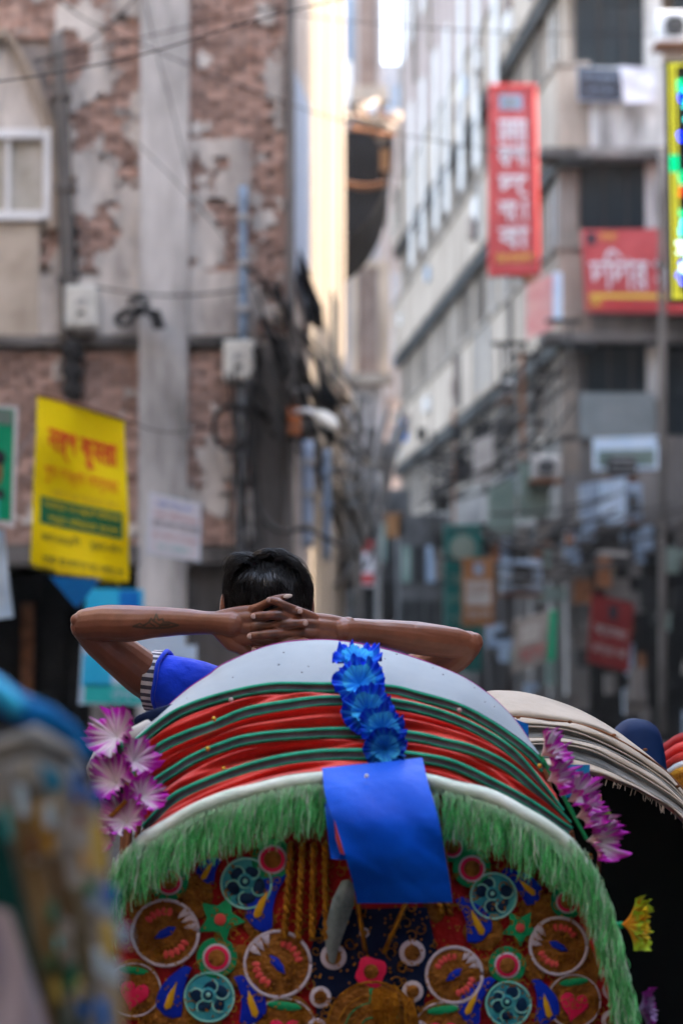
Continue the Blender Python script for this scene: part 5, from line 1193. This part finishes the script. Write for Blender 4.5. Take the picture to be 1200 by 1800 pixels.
# hair
random.seed(14)
M['hair'] = mat('black_hair', (.002, .002, .003), (.006, .006, .007), 60, .34, spec=.4)
HC = at(472, 1052, 4.352); HR = V((.0760, .098, .080))
def scalp(a, b, k=1.0):   # a around, b from top (0) to nape
    lump = 1 + .075 * N.noise(V((cos(a) * 1.8, sin(a) * 1.8, b * 2.2))) + .03 * N.noise(V((cos(a) * 5, sin(a) * 5, b * 5))) + .03 * max(0, cos(b)) * N.noise(V((a * 1.3, b * 3, 4)))
    return HC + V((HR.x * sin(b) * cos(a), HR.y * sin(b) * sin(a), HR.z * cos(b))) * (lump * k)
def hairline(a):   # how far down the hair grows (sin(a) < 0 is the back of the head)
    s_ = sin(a); return 2.25 if s_ < -.15 else (2.25 - (s_ + .15) * 1.05 if s_ < .9 else 1.15)
g = MB(); rws = []
for i in range(25):
    rws.append([scalp(2 * pi * k / 56, .02 + hairline(2 * pi * k / 56) * i / 24, 1.0 - (.05 if i == 24 else 0) + .008 * N.noise(V((k * 1.7, i * .4, 0)))) for k in range(56)])
g.grid(rws[::-1], wrap=True)
HAIR = g.build('hair', M['hair'], PM, smooth=True)
g = MB()
def strand(a, b, L_, lift, curl, dirn, r=.00055, n=8):
    p = scalp(a, b, .985); nr = (p - HC); nr = V((nr.x / HR.x ** 2, nr.y / HR.y ** 2, nr.z / HR.z ** 2)).normalized()
    d = dirn - nr * dirn.dot(nr); d = d.normalized() if d.length > 1e-4 else V((0, -1, 0)); pts = [p]; v = (d + nr * lift).normalized(); st = L_ / n
    sd_ = d.cross(nr) * curl
    for j in range(n):
        q = pts[-1] + v * st; v = (v + V((0, 0, -.10)) + sd_ * .3 - nr * lift * (.26 if n < 10 else .30)).normalized()
        e = V(((q - HC).x / HR.x, (q - HC).y / HR.y, (q - HC).z / HR.z)); L2 = e.length
        if L2 < 1.0: q = HC + V((e.x * HR.x, e.y * HR.y, e.z * HR.z)) * (1.005 / L2)
        pts.append(q)
    g.tube(pts, [r * (1 - .75 * j / n) for j in range(n + 1)], 3, caps=False)
for k in range(4200):
    a = U(0, 2 * pi); b = math.acos(U(cos(min(hairline(a), 2.2)), 1)); 
    wh = V((HC.x - .01, HC.y + .02, HC.z + .1)); p = scalp(a, b); dd = (p - wh).normalized() + V((U(-.15, .15), U(-.15, .15), -.3))
    wave = N.noise(V((a * 2, b * 3, 1)))
    top = max(0, min(1, (1.45 - b) / .7)); strand(a, b, U(.018, .034) + .018 * top, U(.05, .3) + (.5 + .6 * max(0, wave)) * top, wave * 1.2 + U(-.4, .4), dd, U(.0004, .0008), 9)
for (ca_, cb_, n_, L_, lf, cu, dr) in (   # loose locks along the top
    (pi * 1.08, .92, 90, .050, .75, -.9, V((-.6, -.5, .6))), (pi * 1.12, .72, 80, .045, .8, -.8, V((-.7, -.4, .5))), (pi * 1.3, .35, 110, .055, .7, .9, V((.8, -.4, .3))), (pi * 1.5, .25, 90, .05, .6, .9, V((.9, -.3, .2))),
    (pi * 1.7, .45, 100, .055, .55, .7, V((.9, -.3, -.1))), (pi * 1.85, .7, 90, .05, .4, .6, V((.7, -.4, -.4))), (pi * 1.05, 1.15, 60, .04, .6, -.5, V((-.6, -.3, -.3)))):
    for k in range(int(n_ * 1.5)):
        lk = int(U(0, 7)); strand(ca_ + (lk - 3) * .12 + U(-.03, .03), cb_ + ((lk * 3) % 7 - 3) * .07 + U(-.03, .03), L_ * U(.9, 1.5), lf * (2.0 + .5 * (lk % 3)) * U(.85, 1.05), cu * (.8 + .5 * (lk % 2)) * U(.8, 1.1), (dr + V((U(-.12, .12), U(-.12, .12), U(-.12, .12)))).normalized(), U(.0007, .0013), 12)
for path, n_, sp in (([(446, 984), (436, 974), (418, 973), (403, 982), (397, 1000), (399, 1020)], 60, 7), ([(452, 990), (430, 982), (412, 988), (406, 1004), (410, 1022)], 50, 7), ([(440, 978), (455, 968), (474, 965), (488, 972), (494, 990)], 60, 6),
        ([(462, 976), (482, 966), (500, 969), (512, 984), (516, 1004)], 60, 7), ([(486, 980), (506, 976), (524, 986), (535, 1006), (538, 1030)], 60, 7), ([(505, 990), (528, 994), (543, 1014), (548, 1040)], 50, 6), ([(420, 990), (400, 1005), (394, 1030), (396, 1055)], 40, 5)):
    for k in range(n_):
        ox, oy, oz = U(-sp, sp) * .8 + (3 if path[0][0] < 450 else 0), U(-sp, sp) * .8 + 3, U(-.02, .02); w1 = U(.85, 1.15)
        pts = cr([at(path[0][0] + (x - path[0][0]) * w1 + ox * (1 - i / len(path) * .3), y + oy * (1 - i / len(path) * .5) , 4.30 + oz - .004 * i) for i, (x, y) in enumerate(path)], 12)
        m_ = int(U(8, 12)); g.tube(pts[:m_], [U(.0006, .0011) * (1 - .7 * j / m_) for j in range(m_)], 3, caps=False)
g.build('hair_strands', M['hair'], HAIR, kind='stuff', smooth=True)
# shirt
M['shirt'] = mat('blue_shirt', (.0, .03, .50), (.002, .05, .74), 9, .72, .25, bscale=70, sheen=.3)
g = MB()
chain(g, [(286, 1199, 4.435, 51), (315, 1209, 4.44, 55), (350, 1222, 4.445, 58), (400, 1248, 4.455, 68)], 16, 24)
chain(g, [(690, 1205, 4.44, 45), (620, 1245, 4.46, 62)])
chain(g, [(400, 1262, 4.455, 60), (505, 1276, 4.475, 80), (612, 1262, 4.455, 60)])
chain(g, [(505, 1300, 4.47, 122), (500, 1420, 4.47, 142), (500, 1560, 4.46, 132), (500, 1700, 4.46, 138), (500, 1775, 4.46, 134)], flat=(V((0, 1, 0)), .74))
me = evalmesh(g, 'shirt', .004, 3)
for v in me.vertices:
    p = v.co; f_ = N.noise(V((p.x * 16 + p.z * 20, p.y * 9, p.z * 9))) * .006 + N.noise(p * 45) * .0015
    q = at(300, 1200, 4.44); v.co = p + V((0, -f_, f_ * .6))
me.materials.append(M['shirt']); me.transform(__import__('mathutils').Matrix.Translation(-PO)); link(me, 'shirt', PM)
cc = at(273, 1197, 4.435); e1 = V((at(267, 1250, 4.435) - at(281, 1147, 4.435))) * .5; e2 = V((.012, .048, 0)); wv = at(295, 1199, 4.435) - at(277, 1197, 4.435)
for k in range(48):
    a0, a1 = 2 * pi * k / 48, 2 * pi * (k + (.5 if False else 1)) / 48; g = MB()
    def cp(a, s_, o): r_ = e1 * cos(a) + e2 * sin(a); return cc + r_ * (1 + o + .02 * sin(3 * a)) + wv * s_
    rws = [[cp(a0 + (a1 - a0) * j / 3, s_, o) for j in range(4)] for s_, o in ((.62, -.06), (-.44, -.05), (-.5, .0), (-.44, .045), (.62, .055), (.68, .0))]
    g.grid(rws); g.build('cuff_stripe', M['cuffd' if k % 2 else 'cuffw'] if 'cuffd' in M else M.setdefault('cuffd', mat('dark_grey_stripe_cloth', (.06, .06, .09), (.1, .1, .13), 40, .8, .2)) if k % 2 else M.setdefault('cuffw', mat('white_stripe_cloth', (.58, .57, .60), (.7, .69, .70), 40, .8, .2)), PM, smooth=True)
g = MB(); rr_ = [cc + (e1 * cos(2 * pi * k / 40) + e2 * sin(2 * pi * k / 40)) * 1.05 + wv * (.78 + .07 * sin(k * .9)) for k in range(41)]; g.tube(rr_, .0042, 8, caps=False); g.build('sleeve_roll', M['shirt'], PM, smooth=True)
g = MB(); chain(g, [(455, 1800, 4.46, 95), (440, 1815, 4.80, 85), (440, 1830, 4.92, 68)]); chain(g, [(545, 1800, 4.46, 95), (560, 1815, 4.80, 85), (560, 1830, 4.92, 68)])
chain(g, [(440, 1830, 4.92, 64), (445, 2050, 4.98, 55), (450, 2250, 5.0, 42)]); chain(g, [(560, 1830, 4.92, 64), (555, 2050, 4.98, 55), (550, 2250, 5.0, 42)])
me = evalmesh(g, 'trousers', .012, 3); me.materials.append(M['dirty_shaded']); me.transform(__import__('mathutils').Matrix.Translation(-PO)); link(me, 'trousers', PM)

# ================================================================== CREAM RICKSHAW ON THE RIGHT
M['creamhood'] = mat('cream_hood_vinyl', (.36, .30, .23), (.52, .45, .36), 5, .6, .25, lo=.3, hi=.65, bscale=30)
M['greyhood'] = mat('grey_worn_vinyl', (.16, .17, .165), (.36, .35, .32), 8, .6, .35, bscale=30)
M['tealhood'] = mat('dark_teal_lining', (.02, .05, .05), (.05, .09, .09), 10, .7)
CR_ = thing('cycle_rickshaw', 'cycle rickshaw with plain cream folded hood and black interior right of the striped one', 'rickshaw', (1.0, 4.1, 0))
NC = 90
K0 = [(740, 1330), (790, 1262), (845, 1219), (890, 1213), (940, 1220), (1000, 1240), (1045, 1262), (1095, 1293), (1140, 1333), (1172, 1372), (1203, 1412), (1260, 1510)]
K1 = [(750, 1370), (800, 1300), (850, 1268), (897, 1260), (933, 1262), (1000, 1270), (1053, 1284), (1100, 1308), (1150, 1340), (1187, 1374), (1230, 1430), (1262, 1515)]
K2 = [(760, 1390), (810, 1320), (860, 1282), (923, 1277), (987, 1282), (1033, 1295), (1100, 1327), (1160, 1366), (1197, 1400), (1232, 1450), (1262, 1520)]
K3 = [(765, 1400), (815, 1340), (870, 1300), (927, 1295), (1000, 1298), (1050, 1311), (1100, 1334), (1150, 1364), (1197, 1405), (1232, 1452), (1260, 1530)]
K4 = [(770, 1420), (820, 1355), (880, 1318), (940, 1308), (993, 1310), (1040, 1320), (1090, 1345), (1135, 1370), (1197, 1413), (1230, 1460), (1258, 1540)]
K5 = [(780, 1440), (830, 1380), (890, 1345), (950, 1332), (1000, 1332), (1042, 1343), (1085, 1362), (1135, 1389), (1197, 1430), (1228, 1475), (1256, 1550)]
K6 = [(790, 1470), (840, 1410), (900, 1375), (960, 1358), (1037, 1364), (1077, 1374), (1133, 1396), (1197, 1440), (1225, 1485), (1254, 1560)]
ks = [curve(k, Yk) for k, Yk in ((K0, 4.17), (K1, 4.00), (K2, 3.98), (K3, 3.96), (K4, 3.93), (K5, 3.90), (K6, 3.88))]
front = [[p + V((0, dy, dz)) for p in ks[0]] for dz, dy in ((-.16, .30), (-.10, .25), (-.05, .17), (-.015, .08))] + [ks[0]]
for k in (1, 2, 3, 4): front.append([a.lerp(b, k / 4) + V((0, -.012 * sin(k / 4 * pi), .003 * sin(pi * k / 4))) for a, b in zip(ks[0], ks[1])])
front.append([p + V((0, .02, .004)) for p in ks[1]])
front = [[p + V((0, .004 * N.noise(p * 14), .003 * N.noise(p * 9))) for p in r] for r in front]
MB().grid(front).build('front_hood_cloth', M['creamhood'], CR_, smooth=True)
for k, mm in ((1, 'creamhood'), (2, 'greyhood'), (3, 'creamhood'), (4, 'greyhood'), (5, 'creamhood')):
    a_, b_ = ks[k], ks[k + 1]; rws = []
    for j in range(9):
        t_ = j / 8; bulge = sin(pi * min(1, t_ * 1.15)) * (.014 if k % 2 else .022) * (1 if k % 2 else -1)
        rws.append([p.lerp(q, t_) + V((0, -bulge + (.02 if j in (0, 8) else 0) + .004 * N.noise(V((i * .12, j * .5, k))), .003 * N.noise(V((i * .16, j * .3, k + 5))))) for i, (p, q) in enumerate(zip(a_, b_))])
    MB().grid(rws).build('pleat', M[mm], CR_, smooth=True)
    g = MB(); g.tube([p + V((0, -.006, 0)) for p in a_], .0016, 5); g.build('seam_piping', M['rust' if k in (1,) else 'greyhood' if k % 2 else 'creamhood'], CR_, smooth=True)
    g = MB()
    for i in range(0, NC - 1):
        for f_ in (.2, .7):
            p = a_[i].lerp(a_[i + 1], f_) + V((0, -.012, -.007)); g.box(p.x - .0011, p.x + .0011, p.y, p.y + .003, p.z - .0006, p.z + .0006)
    g.build('stitching', M['ink'], CR_, kind='stuff')
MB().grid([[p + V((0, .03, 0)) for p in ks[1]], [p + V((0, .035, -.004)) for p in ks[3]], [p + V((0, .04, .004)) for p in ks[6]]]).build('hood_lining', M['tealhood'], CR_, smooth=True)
for (x, y) in ((910, 1261), (1001, 1269), (1078, 1292), (1133, 1318), (1033, 1313), (1190, 1382)):
    g = MB(); g.ell(at(x, y, 3.975), (.004, .002, .0026), 10, 6); g.build('rivet', M['rust'], CR_, smooth=True)
g = MB(); rws = []
for j in range(9): rws.append([p.lerp(V((p.x * .96 + .04, 3.98, .95)), j / 8) + V((0, .05, 0)) for p in ks[6]])
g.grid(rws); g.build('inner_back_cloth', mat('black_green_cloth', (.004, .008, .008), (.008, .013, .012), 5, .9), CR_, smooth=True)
MB().tube([at(1052, 1395, 3.86), at(1056, 1460, 3.86), at(1050, 1540, 3.86)], .004, 6).build('rib', M['rust'], CR_, smooth=True)
g = MB()
random.seed(8)
for k in range(46):
    i = int(U(NC * .45, NC * .95)); p = ks[6][i]; g.tube([p, p + V((U(-.004, .004), -.003, -U(.004, .014)))], .0006, 4)
g.build('frayed_edge', M['creamhood'], CR_, kind='stuff')
bone(CR_, .93, 4.2, .9, .8, 'dark')
t = thing('plastic_sheet', 'small glossy blue plastic sheet tucked behind the right magenta flowers', 'plastic sheet', tuple(at(1015, 1410, 3.75)))
MB().grid([[at(x, y, 3.74 + .01 * sin(x)) for x in (985, 1000, 1020, 1036)] for y in (1344, 1352, 1375, 1402)]).build('sheet', mat('bright_blue_plastic', (.01, .18, .45), (.03, .32, .62), 20, .25, .1), t, smooth=True)
MB().grid([[at(x, y + (x - 900) * .4, 3.80 + .01 * sin(x)) for x in (895, 910, 928)] for y in (1262, 1280, 1305)]).build('sheet', M['bluev'], t, smooth=True)
# dark blue and red hoods beyond
B3 = thing('cycle_rickshaw', 'rickshaw with dark blue hood, only its rounded top showing above the cream hood', 'rickshaw', (1.25, 4.95, 0))
g = MB(); Hc = [(1060, 1370), (1080, 1300), (1098, 1274), (1118, 1265), (1140, 1268), (1158, 1285), (1166, 1320), (1170, 1380)]
Q = curve(Hc, 4.85); g.grid([[p + V((0, dy, dz)) for p in Q] for dy, dz in ((.4, -.12), (.25, -.04), (.1, 0), (0, 0), (-.03, -.02), (-.04, -.2))]); g.build('hood_cloth', mat('dark_blue_hood', (.0, .010, .05), (.001, .02, .09), 5, .6, .2), B3, smooth=True); bone(B3, 1.28, 5.0, 1.42, .3)
B4 = thing('cycle_rickshaw', 'rickshaw with bright red hood cut off by the right edge', 'rickshaw', (1.7, 5.1, 0))
for (dy_, mm, Yk) in ((0, 'redfade', 5.0), (16, 'coralap', 4.95), (34, 'redcloth', 4.9), (50, 'white', 4.88), (60, 'gold', 4.86)):
    Q = curve([(1120, 1400 + dy_), (1150, 1325 + dy_), (1175, 1300 + dy_), (1205, 1286 + dy_), (1300, 1268 + dy_), (1420, 1310 + dy_), (1480, 1400 + dy_)], Yk)
    MB().grid([[p + V((0, .08, -.05 - .3 * (dy_ == 60))) for p in Q], [p + V((0, .02, -.004)) for p in Q], Q, [p + V((0, -.005, -.012)) for p in Q], [p + V((0, .015, -.022 - .4 * (dy_ == 60))) for p in Q]]).build('pleat', M[mm], B4, smooth=True)
MB().grid([[at(x, 1300 + dy_ * 10 + abs(x - 1300) * .2, 4.98) for x in (1150, 1200, 1300, 1400, 1450)] for dy_ in range(12)]).build('back_cloth', M['panelred'], B4)
bone(B4, 1.75, 5.15, 1.2, .8)

# ================================================================== NEAR RICKSHAW, OUT OF FOCUS ON THE LEFT
YN = 1.72
L4 = thing('cycle_rickshaw', 'out of focus rickshaw side at the left edge with blue roll and tan patched cloth', 'rickshaw', (-.4, 1.9, 0))
M['tan'] = mat('tan_patched_cloth', (.08, .07, .045), (.50, .47, .42), 22, .8, .3, lo=.3, hi=.7, streak=2.5)
M['ochre'] = mat('ochre_patch', (.42, .22, .02), (.52, .29, .04), 30, .7)
edge = [(100, 1290), (140, 1325), (163, 1372), (176, 1440), (188, 1530), (198, 1630), (208, 1720), (214, 1800), (222, 2000), (226, 2300)]
rws = []
for p in cr(p3(edge), 30): rws.append([at(p.x * (1 - k / 8) + (-380) * (k / 8), p.y - 40 * (k / 8) + 40 * sin(k * .4), YN + .10 * sin(k / 8 * pi * .5) * -1 + .05 + .008 * N.noise(V((k, p.y * .02, 0)))) for k in range(9)])
MB().grid([[p for p in r] for r in rws]).build('side_cloth', M['tan'], L4, smooth=True)
MB().grid([[q + V((0, .02, 0)) for q in (r[0], r[8])] for r in rws]).build('lining', M['dark'], L4)
def npatch(nm, pts, mm, d=.06):
    q = [at(x, y, YN - d) for x, y in pts]; MB().prism(q, (0, .01, 0)).build(nm, mm if not isinstance(mm, str) else M[mm], L4)
MB().tube(A([(-120, 1195, YN), (-30, 1205, YN), (30, 1242, YN - .02), (80, 1265, YN - .02), (120, 1290, YN), (150, 1325, YN)]), [pm(r, YN) for r in (38, 34, 26, 27, 22, 14)], 14, round_=True, flat=(V((0, 1, 0)), .6)).build('blue_roll', mat('blue_satin_roll', (.003, .14, .42), (.01, .24, .58), 9, .45, .2), L4, smooth=True)
MB().tube(A([(-60, 1212, YN - .05), (-10, 1205, YN - .05), (28, 1242, YN - .05)]), pm(17, YN), 12, round_=True).build('pale_blue_roll', M['cyanv'], L4, smooth=True)
MB().tube(A([(0, 1320, YN - .02), (60, 1300, YN - .04), (120, 1330, YN - .02), (150, 1370, YN)]), [pm(r, YN) for r in (22, 26, 20, 14)], 12, round_=True, flat=(V((0, 1, 0)), .5)).build('grey_padding', M['greyhood'], L4, smooth=True)
npatch('patch', [(62, 1410), (88, 1412), (96, 1500), (76, 1500)], 'ochre'); npatch('patch', [(70, 1345), (104, 1360), (108, 1388), (84, 1390)], mat('teal_blue_patch', (.01, .16, .26), None, 9, .7))
npatch('patch', [(85, 1585), (98, 1590), (100, 1625), (86, 1618)], mat('dull_green_patch', (.03, .16, .09), None, 9, .7)); npatch('patch', [(112, 1680), (132, 1690), (138, 1740), (116, 1745)], mat('jade_patch', (.01, .22, .13), None, 9, .7))
npatch('patch', [(84, 1505), (106, 1510), (130, 1640), (106, 1600)], mat('dark_brown_patch', (.10, .055, .015), None, 9, .7)); npatch('patch', [(20, 1415), (50, 1410), (120, 1700), (132, 1900), (100, 1900), (60, 1650)], mat('tan_brown_braid', (.22, .13, .045), (.3, .2, .09), 20, .7), .055)
npatch('patch', [(120, 1560), (150, 1560), (170, 1760), (140, 1800)], mat('olive_tan_patch', (.15, .12, .07), (.25, .22, .15), 20, .8), .055); npatch('patch', [(100, 1760), (150, 1760), (160, 2000), (110, 2000)], mat('grey_green_patch', (.12, .17, .13), (.2, .25, .2), 20, .8), .058)
for (y0_, y1_, mm, x_) in ((1385, 1412, 'blueap2', 150), (1418, 1445, 'tanp', 156), (1446, 1530, 'yel2', 158), (1560, 1585, 'blueap2', 176), (1590, 1612, 'paleb', 176), (1620, 1680, 'yel2', 176), (1628, 1660, 'paleb', 200), (1690, 1725, 'paleb2', 186), (1735, 1900, 'tanp', 190)):
    c_ = {'blueap2': (.005, .10, .38), 'tanp': (.36, .30, .19), 'yel2': (.55, .40, .09), 'paleb': (.25, .36, .45), 'paleb2': (.42, .55, .62)}[mm]
    m_ = M.setdefault(mm, mat({'blueap2': 'blue_block', 'tanp': 'tan_block', 'yel2': 'mustard_block', 'paleb': 'slate_blue_block', 'paleb2': 'ice_blue_block'}[mm], c_, None, 9, .7))
    npatch('border_block', [(x_, y0_), (x_ + 24, y0_ + 4), (x_ + 28, y1_ + 4), (x_ + 6, y1_)], m_, .068)
npatch('green_flap', [(-80, 1420), (0, 1440), (30, 1560), (66, 1700), (84, 1960), (-10, 1960), (-40, 1600)], mat('dark_green_cloth', (.002, .035, .03), (.005, .06, .05), 6, .8), .075)
random.seed(41)
for k in range(46):
    x, y = U(-30, 175), U(1330, 1900); x = min(x, 120 + (y - 1330) * .13)
    w_, h = U(6, 20), U(14, 60); npatch('sewn_scrap', [(x, y), (x + w_, y + U(-4, 4)), (x + w_ + h * .12, y + h), (x + h * .12, y + h + U(-4, 4))], random.choice(['ochre', 'tanp', 'yel2', 'paleb', 'paleb2', 'tealp', 'rust', 'posterw', 'offwhite', 'ochre', 'bluev', 'tan', 'tan', 'dgreen']), .064 + .0002 * k)
g = MB(); rws = []
for j in range(12): rws.append([at(-80 + (100 + j * 9) * k / 8, 1570 + j * 28 + k * 4, YN - .12 - .02 * sin(k * .9 + j * .4)) for k in range(9)])
g.grid(rws); t = thing('draped_cloth', 'pale lilac cloth in the bottom left corner before the blurred rickshaw', 'cloth', tuple(at(0, 1900, YN - .12))); g.build('cloth', mat('pale_lilac_cloth', (.42, .36, .40), (.58, .52, .56), 5, .8), t, smooth=True)
bone(L4, -.62, 1.95, 1.2, .8)

# ------------------------------------------------------------------ dusty air
hm = bpy.data.materials.new('dusty_air'); hm.use_nodes = True; hn = hm.node_tree; hn.nodes.clear()
pv2 = hn.nodes.new('ShaderNodeVolumePrincipled'); pv2.inputs['Color'].default_value = (.95, .89, .84, 1); pv2.inputs['Density'].default_value = .0005; pv2.inputs['Anisotropy'].default_value = .3
ho = hn.nodes.new('ShaderNodeOutputMaterial'); hn.links.new(pv2.outputs[0], ho.inputs['Volume'])
MB().box(-310, 310, -70, 610, -1.2, 28).build('haze', hm, None, kind='stuff')
